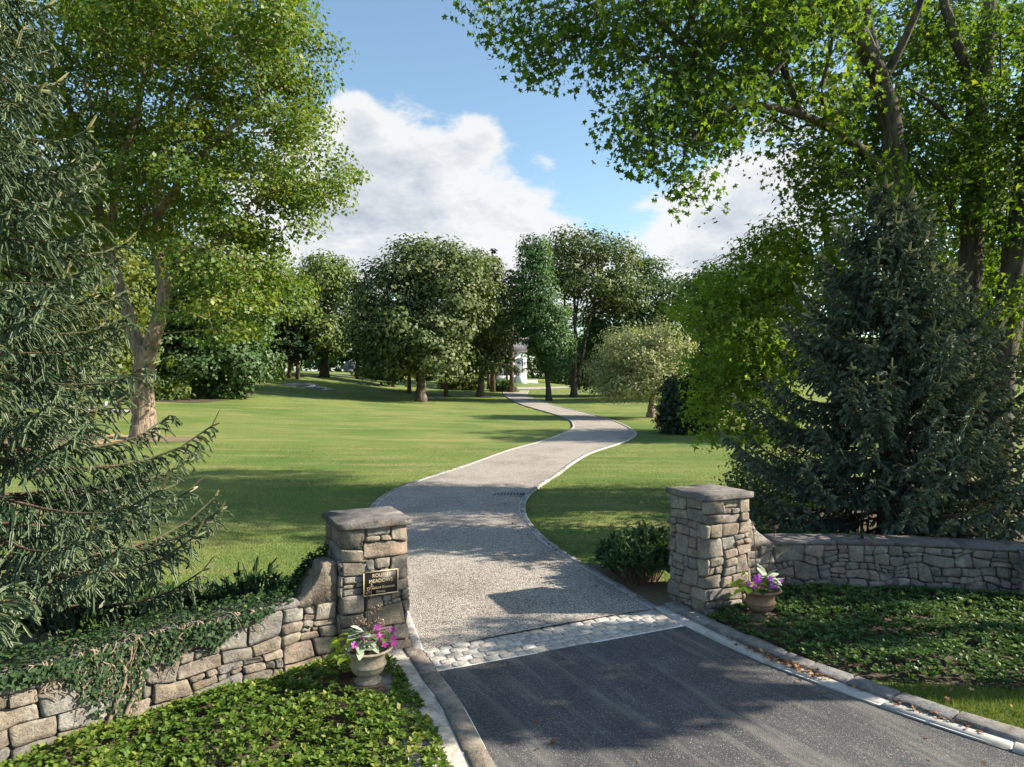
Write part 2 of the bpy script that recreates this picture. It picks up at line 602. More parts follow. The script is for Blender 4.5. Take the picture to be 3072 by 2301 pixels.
M['bark_dark'] = mat_bark('dark_bark', (0.035, 0.030, 0.024), (0.105, 0.088, 0.068), 8.0, 0.06)
M['bark_gum'] = mat_bark('gum_bark', (0.038, 0.032, 0.024), (0.125, 0.108, 0.085), 9.0, 0.06)
M['bark_oak'] = mat_bark('oak_bark', (0.05, 0.044, 0.036), (0.15, 0.13, 0.105), 5.0, 0.08)
M['bark_spruce'] = mat_bark('spruce_bark', (0.07, 0.05, 0.035), (0.17, 0.12, 0.085), 9.0, 0.04)
M['twig'] = mat_plain('orange_twig', (0.30, 0.16, 0.07), 0.85, 0.3, 30, 0.0)
M['vine'] = mat_plain('vine_stem', (0.22, 0.17, 0.12), 0.9, 0.35, 25, 0.3)

# ---------------------------------------------------------------- drive edges (ground points)
L_pts = [(-1.26, 9.62), (-1.95, 12.0), (-2.95, 15.3), (-3.75, 18.4)] + [tuple(G(u, v)[:2]) for u, v in
    [(1200, 1470), (1401, 1400), (1528, 1354), (1639, 1322), (1714, 1290), (1721, 1276), (1705, 1258), (1646, 1238), (1558, 1211), (1514, 1185), (1512, 1174)]]
R_pts = [(2.335, 11.38), (1.62, 13.2), (0.72, 15.5)] + [tuple(G(u, v)[:2]) for u, v in
    [(1562, 1545), (1580, 1484), (1662, 1427), (1758, 1365), (1861, 1330), (1902, 1308), (1893, 1291), (1846, 1267), (1770, 1243), (1640, 1210), (1580, 1185), (1584, 1172)]]
L_edge = catmull(L_pts, 14)
R_edge = catmull(R_pts, 14)
ND = 220
L_e = resample(L_edge, n=ND)
R_e = np.array([R_edge[0]] * ND)
# pair the edges knot by knot
def pair(edge, npts):
    out = []
    per = 14
    for i in range(npts - 1):
        seg = edge[i * per:(i + 1) * per + 1]
        out.append(seg[:-1])
    out.append(edge[-1:])
    return np.concatenate(out)
L_e, R_e = pair(L_edge, len(L_pts)), pair(R_edge, len(R_pts))
ND = len(L_e)


def in_poly(px, py, poly):
    px = np.asarray(px); py = np.asarray(py)
    inside = np.zeros(px.shape, bool)
    x0, y0 = poly[-1]
    for (x1, y1) in poly:
        c = ((y1 > py) != (y0 > py)) & (px < (x0 - x1) * (py - y1) / (y0 - y1 + 1e-12) + x1)
        inside ^= c
        x0, y0 = x1, y1
    return inside


def dist_poly(px, py, line):
    """distance to a polyline"""
    px = np.asarray(px, float); py = np.asarray(py, float)
    best = np.full(px.shape, 1e9)
    for (a, b) in zip(line[:-1], line[1:]):
        d = b - a
        t = np.clip(((px - a[0]) * d[0] + (py - a[1]) * d[1]) / (d @ d + 1e-12), 0, 1)
        best = np.minimum(best, np.hypot(px - a[0] - t * d[0], py - a[1] - t * d[1]))
    return best


drive_poly = np.concatenate([L_e, R_e[::-1]])
ROAD_L = np.array([(-0.99, 8.97), (-0.62, 8.12), (-0.41, 7.51), (-0.18, 6.79), (0.25, 5.6), (0.6, 4.6), (1.0, 3.0)])
ROAD_R = np.array([(2.68, 10.65), (3.15, 9.75), (3.5, 9.1), (3.97, 8.45), (4.58, 7.64), (5.22, 6.96), (6.2, 6.1), (7.6, 5.1), (9.5, 4.2), (14, 3.0)])
road_l, road_r = catmull(ROAD_L, 8), catmull(ROAD_R, 8)
road_poly = np.concatenate([road_l, [(2, 1.0), (14, 1.0)], road_r[::-1]])
apron_poly = np.array([(-0.99, 8.97), (2.68, 10.65), (2.31, 11.44), (-1.28, 9.68)])

# ---------------------------------------------------------------- the ground sheet
def axis(a, b, step, far, n=26):
    mid = np.arange(a, b + 1e-6, step)
    lo = a - np.geomspace(step, far, n)[::-1]
    hi = b + np.geomspace(step, far, n)
    return np.concatenate([lo, mid, hi])
xs = axis(-45, 45, 0.8, 1500)
ys = np.concatenate([2 - np.geomspace(0.6, 600, 18)[::-1], np.arange(2, 62, 0.8), np.arange(62, 200, 2.0), 200 + np.geomspace(2, 2500, 22)])
XX, YY = np.meshgrid(xs, ys)
ZZ = height(XX, YY)
far_r = np.hypot(XX, YY)
ins = in_poly(XX, YY, drive_poly) | in_poly(XX, YY, road_poly) | in_poly(XX, YY, apron_poly)
near_edge = np.minimum(np.minimum(dist_poly(XX, YY, L_e), dist_poly(XX, YY, R_e)), np.minimum(dist_poly(XX, YY, road_l), dist_poly(XX, YY, road_r)))
ZZ = np.where(ins, ZZ - np.clip(near_edge, 0, 0.5) * 0.2 - 0.02, ZZ)
nx, ny = len(xs), len(ys)
ii = (np.arange(ny - 1)[:, None] * nx + np.arange(nx - 1)[None, :]).ravel()
ground = obj_np('ground', np.stack([XX, YY, ZZ], -1).reshape(-1, 3), [np.stack([ii, ii + 1, ii + nx + 1, ii + nx], -1)], M['lawn'], smooth=True)
tag(ground, 'mown green lawn with dry patches spreading up to the trees', 'lawn', kind='structure')


def strip(name, A, B, mat, lift, cols=5, crown=0.0, kind='structure', label=None, cat=None, parent=None):
    """a sheet lofted between two polylines, laid on the ground"""
    t = np.linspace(0, 1, cols)
    X = A[:, None, 0] * (1 - t) + B[:, None, 0] * t
    Y = A[:, None, 1] * (1 - t) + B[:, None, 1] * t
    Z = height(X, Y) + lift + crown * 4 * t * (1 - t)
    n = len(A)
    i = (np.arange(n - 1)[:, None] * cols + np.arange(cols - 1)[None, :]).ravel()
    o = obj_np(name, np.stack([X, Y, Z], -1).reshape(-1, 3), [np.stack([i, i + 1, i + cols + 1, i + cols], -1)], mat, parent, True)
    return tag(o, label, cat, None, kind)


strip('driveway', L_e, R_e, M['gravel'], 0.035, 9, 0.03, label='pale gravel driveway winding up through the lawn', cat='driveway')
# the cross drive at the top of the hill
bl = np.array([G(1474, 1155)[:2], G(1500, 1158)[:2], G(1538, 1161)[:2], G(1580, 1162)[:2], G(1640, 1161)[:2], G(1700, 1160)[:2]])
br = bl + np.array([0.5, -4.2])
strip('hilltop_drive', resample(bl, n=30), resample(br, n=30), M['gravel'], 0.06, 5, 0.02, label='gravel drive crossing the hilltop in front of the white house', cat='driveway')

n_r = 40
rl, rr = resample(road_l, n=n_r), resample(road_r, n=n_r)
strip('road', rl, rr, M['asphalt'], 0.010, 9, 0.015, label='fresh dark asphalt road apron outside the gate', cat='road')

# ---------------------------------------------------------------- stones laid on the ground: cobbles and kerbs
def slab_block(name, quad, z0, z1, mat, parent, origin=(0, 0, 0), rough=0.008, bev=0.015, tilt=0.006):
    """a dressed block with uneven bevelled top from four ground corners (counter-clockwise)"""
    q = np.asarray(quad, float)[:, :2]
    c = q.mean(0)
    q = q + rng.normal(0, rough * 0.6, q.shape)
    e = np.linalg.norm(q - c, axis=1)[:, None]
    inner = c + (q - c) * (1 - bev * 1.5 / np.maximum(e, 0.03))
    z0 = np.broadcast_to(z0, (4,)); z1 = np.broadcast_to(z1, (4,)) + rng.normal(0, tilt, 4)
    V = np.concatenate([np.c_[q, z0], np.c_[q, z1 - bev], np.c_[inner, z1], [[*c, z1.mean() + rng.normal(0.003, rough * 0.5)]]]) - np.asarray(origin)
    F4 = [[i, (i + 1) % 4, 4 + (i + 1) % 4, 4 + i] for i in range(4)] + [[4 + i, 4 + (i + 1) % 4, 8 + (i + 1) % 4, 8 + i] for i in range(4)]
    F3 = [[8 + i, 8 + (i + 1) % 4, 12] for i in range(4)]
    return obj_np(name, V, [F4, F3], mat, parent)


def bil(q, s, t):
    a, b, c, d = [np.asarray(x, float) for x in q]
    return (a * (1 - s) + b * s) * (1 - t) + (d * (1 - s) + c * s) * t


# cobbled apron: five courses of granite setts in pale cement
o_ap = np.array([0.7, 10.2, 0])
apron = thing('cobbled_apron', 'band of pale granite setts between asphalt road and gravel drive', 'apron', tuple(o_ap))
apron['kind'] = 'structure'
aq = apron_poly
V = np.array([[*bil(aq, s, t), 0.0235] for t in (-0.03, 1.03) for s in np.linspace(-0.005, 1.005, 14)]) - o_ap
i = np.arange(13)
obj_np('cement_bed', V, [np.stack([i, i + 1, i + 15, i + 14], -1)], M['mortar_pale'], apron)
for r in range(5):
    nb = 17
    cuts = np.linspace(0, 1, nb + 1) + np.r_[0, rng.normal(0, 0.006, nb - 1), 0] + (0.028 if r % 2 else 0.0)
    cuts = np.clip(cuts, 0, 1)
    cuts[-1] = 1.0
    if r % 2:
        cuts = np.r_[0, cuts]
    for a, b in zip(cuts[:-1], cuts[1:]):
        if b - a < 0.012:
            continue
        g, gt = 0.0026, 0.016
        t0, t1 = r / 5 + gt + rng.normal(0, .006), (r + 1) / 5 - gt + rng.normal(0, .006)
        quad = [bil(aq, a + g, t0), bil(aq, b - g, t0), bil(aq, b - g, t1), bil(aq, a + g, t1)]
        slab_block('cobble', quad, 0.0, 0.037 + rng.normal(0, 0.002), M['cobble'], apron, o_ap, 0.007, 0.005, 0.0015)


def offset_line(line, d):
    t = np.gradient(line, axis=0)
    t /= np.linalg.norm(t, axis=1)[:, None]
    return line + np.stack([t[:, 1], -t[:, 0]], -1) * d     # to the right of travel


def kerb_run(parent, line, d0, d1, lengths, lift, mat, gap, name='kerb_stone', origin=(0, 0, 0), jitter=0.004, start=0.0, stop=None, bev=0.015, depth=0.1):
    """blocks set end to end between two offsets of a line"""
    fine = resample(line, 0.04)
    a, b = offset_line(fine, d0), offset_line(fine, d1)
    seg = np.r_[0, np.cumsum(np.linalg.norm(np.diff(fine, axis=0), axis=1))]
    s = start
    stop = seg[-1] if stop is None else min(stop, seg[-1])
    at = lambda ln, q: np.array([np.interp(q, seg, ln[:, 0]), np.interp(q, seg, ln[:, 1])])
    k = 0
    while s < stop - 0.08:
        L = lengths() if callable(lengths) else lengths
        e = min(s + L, stop)
        quad = [at(a, s + gap / 2), at(a, e - gap / 2), at(b, e - gap / 2), at(b, s + gap / 2)]
        if d1 > d0:
            quad = quad[::-1]
        z = np.array([H1(*p) for p in quad])
        slab_block(name, quad, z - depth, z + lift + rng.normal(0, jitter), mat, parent, origin, 0.006, bev)
        s = e
        k += 1
    return k


def sheet_between(name, A, B, mat, lift, parent=None, origin=(0, 0, 0)):
    n = len(A)
    Va = np.c_[A, height(A[:, 0], A[:, 1]) + lift]; Vb = np.c_[B, height(B[:, 0], B[:, 1]) + lift]
    i = np.arange(n - 1)
    return obj_np(name, np.concatenate([Va, Vb]) - np.asarray(origin), [np.stack([i, i + n, i + n + 1, i + 1], -1)], mat, parent)


# granite edging of the gravel drive: single blocks while they can be told apart, one strip farther off
for side, edge, sgn, lab in (('left', L_e, -1, 'thin granite block edging along the open lawn side of the drive'), ('right', R_e, 1, 'thin granite block edging along the inner bend by the drain')):
    org = np.array([edge[0][0], edge[0][1], 0.0])
    k = thing('drive_edging', lab, 'kerb', tuple(org), group='granite edging of the drive')
    k['kind'] = 'structure'
    cut = np.nonzero(edge[:, 1] > 27)[0][0]
    seglen = np.linalg.norm(np.diff(edge[:cut + 1], axis=0), axis=1).sum()
    line = edge if sgn > 0 else edge
    a0, a1 = (0.0, 0.13) if sgn > 0 else (0.0, -0.13)
    st = sheet_between('cement_bed', offset_line(edge, a0 - sgn * 0.02), offset_line(edge, a1 + sgn * 0.02), M['mortar_pale'], 0.042, k, org)
    kerb_run(k, edge, a0, a1, lambda: rng.uniform(0.24, 0.36), 0.065, M['kerb'], 0.014, origin=org, stop=seglen)
    fe = edge[cut:]
    A, B = offset_line(fe, a0), offset_line(fe, a1)
    n = len(A)
    za, zb = height(A[:, 0], A[:, 1]), height(B[:, 0], B[:, 1])
    V = np.concatenate([np.c_[A, za], np.c_[A, za + .075], np.c_[B, zb + .075], np.c_[B, zb]]) - org
    i = np.arange(n - 1)
    tag(obj_np('far_edging', V, [np.concatenate([np.stack([i + j * n, i + (j + 1) * n, i + (j + 1) * n + 1, i + j * n + 1], -1) for j in range(3)])], M['kerb'], k), kind='stuff')

# left road edge: brown stones, then pale flags
org = np.array([-1.0, 9.0, 0])
kl = thing('road_kerb', 'brown stone kerb with pale flags beside the bright ground cover', 'kerb', tuple(org), group='kerbs of the road')
kl['kind'] = 'structure'
line_l = resample(np.concatenate([[(-1.33, 9.78), (-1.15, 9.38)], road_l]), 0.1)
sheet_between('cement_bed', offset_line(line_l, 0.0), offset_line(line_l, 0.80), M['mortar_pale'], 0.030, kl, org)
Ls = iter([.34, .62, .30, .34, .40, .95, 1.1] + [.8] * 20)
kerb_run(kl, line_l, 0.012, 0.245, lambda: next(Ls), 0.055, M['kerb_brown'], 0.022, origin=org, bev=0.010)
Lf = iter([.7, .55, .5, .62, 1.4, 1.2] + [1.0] * 20)
kerb_run(kl, line_l, 0.27, 0.78, lambda: next(Lf), 0.052, M['flag'], 0.018, name='flagstone', origin=org, bev=0.012)

# right road edge: cement gutter, then grey stones
org = np.array([2.7, 10.7, 0])
kr = thing('road_kerb', 'grey stone kerb with pale gutter beside the shaded ground cover', 'kerb', tuple(org), group='kerbs of the road')
kr['kind'] = 'structure'
line_r = resample(np.concatenate([[(2.36, 11.46)], road_r]), 0.1)
sheet_between('cement_bed', offset_line(line_r, -0.50), offset_line(line_r, 0.0), M['mortar_pale'], 0.034, kr, org)
kerb_run(kr, line_r, 0.0, -0.19, lambda: rng.uniform(1.1, 1.7), 0.046, M['gutter'], 0.006, name='gutter_slab', origin=org, bev=0.01, jitter=0.001)
kerb_run(kr, line_r, -0.215, -0.48, lambda: rng.uniform(0.42, 0.78), 0.085, M['kerb_grey'], 0.03, origin=org, bev=0.009, jitter=0.003)

# drain grate by the inner bend
gc = G(1556, 1487)
dr = thing('drain_grate', 'dark slotted drain grate set in the gravel beside the edging', 'drain grate', (gc[0] - 0.28, gc[1], gc[2] + 0.045), math.radians(-4))
MB().box((0, 0, -0.012), (1.02, 0.62, 0.012)).build('dark_plate', M['dark_plate'], dr)  # flat near-black plate: the shade of the open pit put into its colour
fr = MB()
for (cx, cy, sx, sy) in ((0, 0.30, 1.04, 0.045), (0, -0.30, 1.04, 0.045), (-0.50, 0, 0.045, 0.555), (0.50, 0, 0.045, 0.555)):
    fr.box((cx, cy, 0.006), (sx, sy, 0.03))
fr.build('frame', M['kerb'], dr)
for x in np.linspace(-0.43, 0.43, 10):
    MB().box((x, 0, 0.004), (0.042, 0.555, 0.02)).build('slat', M['iron'], dr)

# ---------------------------------------------------------------- rubble masonry
def guillotine(s0, s1, z0, z1, amax, out, rg, wmax=0.6, hmax=0.36):
    w, h = s1 - s0, z1 - z0
    a = w * h
    lim = amax * rg.lognormal(0, 0.75)
    if (a < lim and w < wmax and h < hmax and w / h < 3.4 and h / w < 1.25) or (w < 0.13 and h < 0.13) or a < 0.009:
        out.append((s0, s1, z0, z1))
        return
    if (w > 1.9 * h and w > 0.14) or h < 0.08:
        c = s0 + w * rg.uniform(0.34, 0.66)
        guillotine(s0, c, z0, z1, amax, out, rg, wmax, hmax); guillotine(c, s1, z0, z1, amax, out, rg, wmax, hmax)
    else:
        c = z0 + h * rg.uniform(0.32, 0.68)
        guillotine(s0, s1, z0, c, amax, out, rg, wmax, hmax); guillotine(s0, s1, c, z1, amax, out, rg, wmax, hmax)


def rubble(parent, origin, place, s0, s1, ztop, mat, seed, amax=0.05, corners=(), joint=0.0085, warp=0.05, proud=0.038, wmax=0.6, hmax=0.36, z0=-0.12, name='stone', wraps=False, course=(0.2, 0.34)):
    """irregular stones over the developed face (s along, z up). place(s, z, d) gives the world point, d = outwards"""
    rg = np.random.default_rng(seed)
    rects = []
    zt = ztop(0.5 * (s0 + s1)) if callable(ztop) else ztop
    # loose courses first, then each course split irregularly
    z = z0
    while z < zt - 0.02:
        h = rg.uniform(*course) * 1.6
        e = z + h
        if zt - e < 0.14:
            e = zt
        s = s0
        while s < s1 - 1e-6:
            w = rg.uniform(0.7, 1.3)
            f = s + w
            if s1 - f < 0.4:
                f = s1
            de = 0.0
            guillotine(s, f, z, e, amax, rects, rg, wmax, hmax)
            s = f
        z = e
    ph = rg.uniform(0, 6.28, 8); fr_ = rg.uniform(2.5, 7.0, 8)
    def wv(s, z):
        ds = warp * (0.6 * np.sin(fr_[0] * z * 1.4 + ph[0] + 1.3 * np.sin(fr_[1] * s + ph[1])) + 0.4 * np.sin(fr_[2] * (s + z) * 1.5 + ph[2]))
        dz = warp * (0.6 * np.sin(fr_[3] * s * 0.9 + ph[3] + 1.2 * np.sin(fr_[4] * z + ph[4])) + 0.4 * np.sin(fr_[5] * (s - z) * 1.5 + ph[5]))
        # keep the outer limits straight
        k = np.clip(np.minimum(z - z0, zt - z) / 0.12, 0, 1)
        ke = 1.0 if wraps else np.clip(np.minimum(s - s0, s1 - s) / 0.12, 0, 1)
        kc = 1.0
        for c in corners:
            kc = kc * np.clip(np.abs(s - c) / 0.10, 0.0, 1)
        return s + ds * ke * kc * k, z + dz * k
    for (a, b, c, d) in rects:
        w, h = b - a, d - c
        tc = None
        for cn in corners:
            if a + 0.045 < cn < b - 0.045:
                tc = (cn - a) / w
        e = min(0.3, rg.uniform(.012, .06) / w); f = min(0.3, rg.uniform(.012, .05) / h)
        us = [0, e, 0.5, 1 - e, 1] if tc is None else [0, min(e, tc * .5), tc, max(1 - e, 1 - (1 - tc) * .5), 1]
        vs = [0, f, 1 - f, 1]
        gs, gz = min(joint / w, .2), min(joint / h, .2)
        pr = rg.uniform(0.0, proud)
        tilt_s, tilt_z = rg.normal(0, 0.010, 2)
        cc = rg.uniform(0.2, 0.75, 4)
        Vf = np.zeros((4, 5, 3)); Vb = {}
        for iv, v in enumerate(vs):
            for iu, u in enumerate(us):
                vv = gs * 0 + v
                uu = gs + u * (1 - 2 * gs) if not (tc is not None and iu == 2) else u
                v2 = gz + vv * (1 - 2 * gz)
                # knock the corners off
                if iu in (0, 4) and iv in (0, 3):
                    k = cc[(iu > 0) * 2 + (iv > 0)]
                    uu += (0.5 - uu) * min(k * 0.032 / w, 0.3)
                    v2 += (0.5 - v2) * min(k * 0.032 / h, 0.3)
                elif iu in (0, 4):
                    uu += rg.normal(0, 0.006) / w
                elif iv in (0, 3):
                    v2 += rg.normal(0, 0.006) / h
                s_, z_ = wv(a + uu * w, c + v2 * h)
                if tc is not None and iu == 2:
                    s_ = a + tc * w
                edge = iu in (0, 4) or iv in (0, 3)
                dep = (pr * 0.93 - 0.001 + rg.normal(0, 0.004) if edge else pr + rg.normal(0, 0.009)) + (u - .5) * tilt_s * (tc is None) + (v - .5) * tilt_z
                if callable(ztop):
                    z_ = min(z_, ztop(s_) - 0.004)
                Vf[iv, iu] = place(s_, z_, dep)
                if edge:
                    Vb[(iv, iu)] = place(s_, z_, -0.07)
        V = list(Vf.reshape(-1, 3))
        ring = [(0, i) for i in range(5)] + [(1, 4), (2, 4)] + [(3, i) for i in range(4, -1, -1)] + [(2, 0), (1, 0)]
        base = len(V)
        V += [Vb[q] for q in ring]
        F = [[r * 5 + q, r * 5 + q + 1, (r + 1) * 5 + q + 1, (r + 1) * 5 + q] for r in range(3) for q in range(4)]
        nr = len(ring)
        F += [[base + q, base + (q + 1) % nr, ring[(q + 1) % nr][0] * 5 + ring[(q + 1) % nr][1], ring[q][0] * 5 + ring[q][1]] for q in range(nr)]
        obj_np(name, np.array(V) - np.asarray(origin), [F], mat, parent)
    return len(rects)


def pillar(label, cx, cy, ang, width, cap_w, ztop, seed, mat):
    org = np.array([cx, cy, 0.0])
    t = thing('gate_pillar', label, 'pillar', tuple(org), group='gate pillars')
    t['kind'] = 'thing'
    ca, sa = math.cos(ang), math.sin(ang)
    w = width
    cap_t = 0.105
    def place(s, z, d):
        s = s % (4 * w)
        k, f = int(s // w), s % w
        tap = 1.0 - 0.012 * z
        q = [(-w / 2 + f, -w / 2), (w / 2, -w / 2 + f), (w / 2 - f, w / 2), (-w / 2, w / 2 - f)][k]
        nrm = [(0, -1), (1, 0), (0, 1), (-1, 0)][k]
        at_corner = min(f, w - f) < 1e-6
        if at_corner:
            nx_, ny_ = (1 if q[0] > 0 else -1), (1 if q[1] > 0 else -1)
        else:
            nx_, ny_ = nrm
        x, y = q[0] * tap + nx_ * d, q[1] * tap + ny_ * d
        return np.array([cx + x * ca - y * sa, cy + x * sa + y * ca, z])
    MB().box((0, 0, (ztop - cap_t) / 2 - 0.06), (w - 0.045, w - 0.045, ztop - cap_t + 0.1), ang).build('mortar_core', M['mortar_dark'], t)
    rubble(t, org, place, 0.37 * w, 4.37 * w, ztop - cap_t + 0.004, mat, seed, 0.105, corners=[w, 2 * w, 3 * w, 4 * w], wraps=True, warp=0.05, wmax=0.66, hmax=0.46, course=(0.27, 0.38))
    # cap slab with chipped edges
    n = 9
    e = np.linspace(-0.5, 0.5, n)
    ringp = [(x, -.5) for x in e[:-1]] + [(.5, y) for y in e[:-1]] + [(-x, .5) for x in e[:-1]] + [(-.5, -y) for y in e[:-1]]
    ringp = np.array(ringp) * cap_w
    m_ = len(ringp)
    rg = np.random.default_rng(seed + 5)
    def ring(scale, z, nz):
        r = ringp * scale + rg.normal(0, 0.009, ringp.shape)
        return np.c_[r, np.full(m_, z) + rg.normal(0, nz, m_)]
    V = np.concatenate([ring(0.975, ztop - cap_t, 0.003), ring(1.0, ztop - cap_t + 0.02, 0.004), ring(1.0, ztop - 0.010, 0.005), ring(0.985, ztop, 0.003), [[0, 0, ztop + 0.006]], [[0, 0, ztop - cap_t]]])
    R = np.array([[ca, -sa, 0], [sa, ca, 0], [0, 0, 1]])
    V = V @ R.T
    i = np.arange(m_); i2 = (i + 1) % m_
    F4 = np.concatenate([np.stack([i + k * m_, i2 + k * m_, i2 + (k + 1) * m_, i + (k + 1) * m_], -1) for k in range(3)])
    F3 = np.concatenate([np.stack([i + 3 * m_, i2 + 3 * m_, np.full(m_, 4 * m_)], -1), np.stack([i2, i, np.full(m_, 4 * m_ + 1)], -1)])
    obj_np('cap_slab', V, [F4, F3], M['capstone'], t)
    return t


PL = (-2.136, 9.98, math.radians(27.0))
PR = (3.375, 11.71, math.radians(25.0))
pl = pillar('stone gate pillar with flat cap slab that carries the bronze plaque', PL[0], PL[1], PL[2], 0.95, 1.05, 1.885, 11, M['stone'])
pr_ = pillar('sunlit stone gate pillar with flat cap slab beside the low juniper', PR[0], PR[1], PR[2], 0.93, 1.03, 1.985, 23, M['stone'])


def on_pillar(Pq, width, a, z, d):
    """point on the front face of a pillar: a = -0.5..0.5 across, d outwards"""
    ca, sa = math.cos(Pq[2]), math.sin(Pq[2])
    x, y = a * width, -width / 2 - d
    return np.array([Pq[0] + x * ca - y * sa, Pq[1] + x * sa + y * ca, z])


def wall_frame(path):
    """developed coordinates along a smooth ground path; outwards is to the right of travel"""
    ln = resample(catmull(path, 12), 0.03)
    seg = np.r_[0, np.cumsum(np.linalg.norm(np.diff(ln, axis=0), axis=1))]
    tg = np.gradient(ln, axis=0); tg /= np.linalg.norm(tg, axis=1)[:, None]
    nm = np.stack([tg[:, 1], -tg[:, 0]], -1)
    def place(s, z, d):
        x = np.interp(s, seg, ln[:, 0]); y = np.interp(s, seg, ln[:, 1])
        n = np.array([np.interp(s, seg, nm[:, 0]), np.interp(s, seg, nm[:, 1])])
        n /= np.linalg.norm(n)
        return np.array([x + n[0] * d, y + n[1] * d, z])
    return place, seg[-1]


def stone_wall(label, path, h, thick, seed, mat, capmat, swoop, amax, s_from=0.0, flip=False, cap_len=(0.7, 1.3), capt=0.07):
    place, L = wall_frame(path)
    if flip:
        p0 = place
        place = lambda s, z, d: p0(s, z, d)
    org = np.array([*place(0, 0, 0)[:2], 0.0])
    t = thing('stone_wall', label, 'stone wall', tuple(org), group='garden walls beside the gate')
    t['kind'] = 'thing'
    n = max(4, int(L / 0.15))
    S = np.linspace(0, L, n)
    # dark core
    V = []
    for s in S:
        V += [place(s, -0.15, -0.03), place(s, h - capt, -0.03), place(s, h - capt, -thick + 0.03), place(s, -0.15, -thick + 0.03)]
    V = np.array(V) - org
    i = np.arange(n - 1)[:, None] * 4
    j = np.arange(4)[None]
    F = np.stack([i + j, i + (j + 1) % 4, i + 4 + (j + 1) % 4, i + 4 + j], -1).reshape(-1, 4)
    obj_np('mortar_core', V, [F, [[3, 2, 1, 0]], [[4 * n - 4, 4 * n - 3, 4 * n - 2, 4 * n - 1]]], M['mortar_dark'], t)
    rubble(t, org, place, 0.0, L, h - capt + 0.004, mat, seed, amax, course=(0.16, 0.28), warp=0.055, wmax=0.62, hmax=0.36)
    back = lambda s, z, d: place(L - s, z, -thick - d)
    rubble(t, org, back, 0.0, L, h - capt + 0.004, mat, seed + 1, 0.14, course=(0.24, 0.34), wmax=0.9, hmax=0.5)
    # coping slabs
    rg = np.random.default_rng(seed + 9)
    s = swoop[0]
    while s < L - 0.05:
        e = min(L, s + rg.uniform(*cap_len))
        m_ = 5
        Vt = []
        for q in np.linspace(s + 0.004, e - 0.004, m_):
            for (z, d) in ((h - capt, 0.015), (h - 0.012, 0.03), (h, 0.01), (h + 0.004, -thick * .5), (h, -thick), (h - capt, -thick - 0.02)):
                Vt.append(place(q, z + rg.normal(0, 0.004), d + rg.normal(0, 0.006)))
        k = 6
        ii_ = np.arange(m_ - 1)[:, None] * k
        jj = np.arange(k)[None]
        F = np.stack([ii_ + jj, ii_ + (jj + 1) % k, ii_ + k + (jj + 1) % k, ii_ + k + jj], -1).reshape(-1, 4)
        obj_np('coping_slab', np.array(Vt) - org, [F, [np.arange(k)[::-1]], [np.arange(k) + (m_ - 1) * k]], capmat, t)
        s = e
    # swept end stone rising to the pillar
    m_ = 12
    Vt = []
    for q in np.linspace(0.0, swoop[0] + 0.02, m_):
        f = q / swoop[0]
        zt = h + (swoop[1] - h) * (1 - min(1, max(0, (f - 0.42) / 0.58)) ** 0.55 if f > 0.42 else 1.0) - 0.02 * f
        for (z, d) in ((h - capt - 0.02, 0.03), (zt - 0.03, 0.02), (zt, -0.03), (zt, -thick + 0.05), (zt - 0.03, -thick), (h - capt - 0.02, -thick)):
            Vt.append(place(q, z + rg.normal(0, 0.004), d + rg.normal(0, 0.006)))
    k = 6
    ii_ = np.arange(m_ - 1)[:, None] * k
    jj = np.arange(k)[None]
    F = np.stack([ii_ + jj, ii_ + (jj + 1) % k, ii_ + k + (jj + 1) % k, ii_ + k + jj], -1).reshape(-1, 4)
    obj_np('swept_end_stone', np.array(Vt) - org, [F, [np.arange(k)[::-1]], [np.arange(k) + (m_ - 1) * k]], mat, t)
    return t, place, L


# paths run from the pillar outwards; "outwards" must face the road, so the left path is mirrored by its direction
LW_path = [(-2.42, 9.42), (-3.3, 8.72), (-4.2, 7.92), (-4.62, 7.36), (-5.1, 6.8), (-6.0, 5.9), (-7.4, 4.9)]
RW_path = [(3.93, 12.0), (4.8, 12.32), (6.4, 12.32), (7.6, 12.12), (8.75, 11.8), (10.2, 11.2), (12.0, 10.2)]


def flip_place(place):
    return lambda s, z, d: place(s, z, -d)


_wf = wall_frame


def wall_frame_left(path):
    place, L = _wf(path)
    return flip_place(place), L


wall_frame = wall_frame_left
left_wall, lw_place, lw_L = stone_wall('low rubble wall draped with ivy that curves away from the plaque pillar', LW_path, 0.90, 0.48, 31, M['stone_wall'], M['coping'], (0.52, 1.36), 0.09)
wall_frame = _wf
right_wall, rw_place, rw_L = stone_wall('grey lichen covered rubble wall with flat slab top in front of the dark spruce', RW_path, 0.95, 0.62, 47, M['stone_grey'], M['coping'], (0.86, 1.42), 0.058)

# stub pier at the far end of the right wall
pc = np.array([8.98, 11.62, 0])
# (face stones stand a little proud of the wall)
pier = thing('wall_pier', 'squat stone pier standing proud of the grey wall at the picture edge', 'pier', tuple(pc))
MB().box((0, 0, 0.44), (0.50, 0.5, 1.0), math.radians(-24)).build('mortar_core', M['mortar_dark'], pier)


def pier_place(s, z, d):
    w = 0.54
    a = math.radians(-24)
    s = s % (4 * w)
    k, f = int(s // w), s % w
    q = [(-w / 2 + f, -w / 2), (w / 2, -w / 2 + f), (w / 2 - f, w / 2), (-w / 2, w / 2 - f)][k]
    nr_ = [(0, -1), (1, 0), (0, 1), (-1, 0)][k]
    if min(f, w - f) < 1e-6:
        nr_ = (1 if q[0] > 0 else -1, 1 if q[1] > 0 else -1)
    x, y = q[0] + nr_[0] * d, q[1] + nr_[1] * d
    return np.array([pc[0] + x * math.cos(a) - y * math.sin(a), pc[1] + x * math.sin(a) + y * math.cos(a), z])


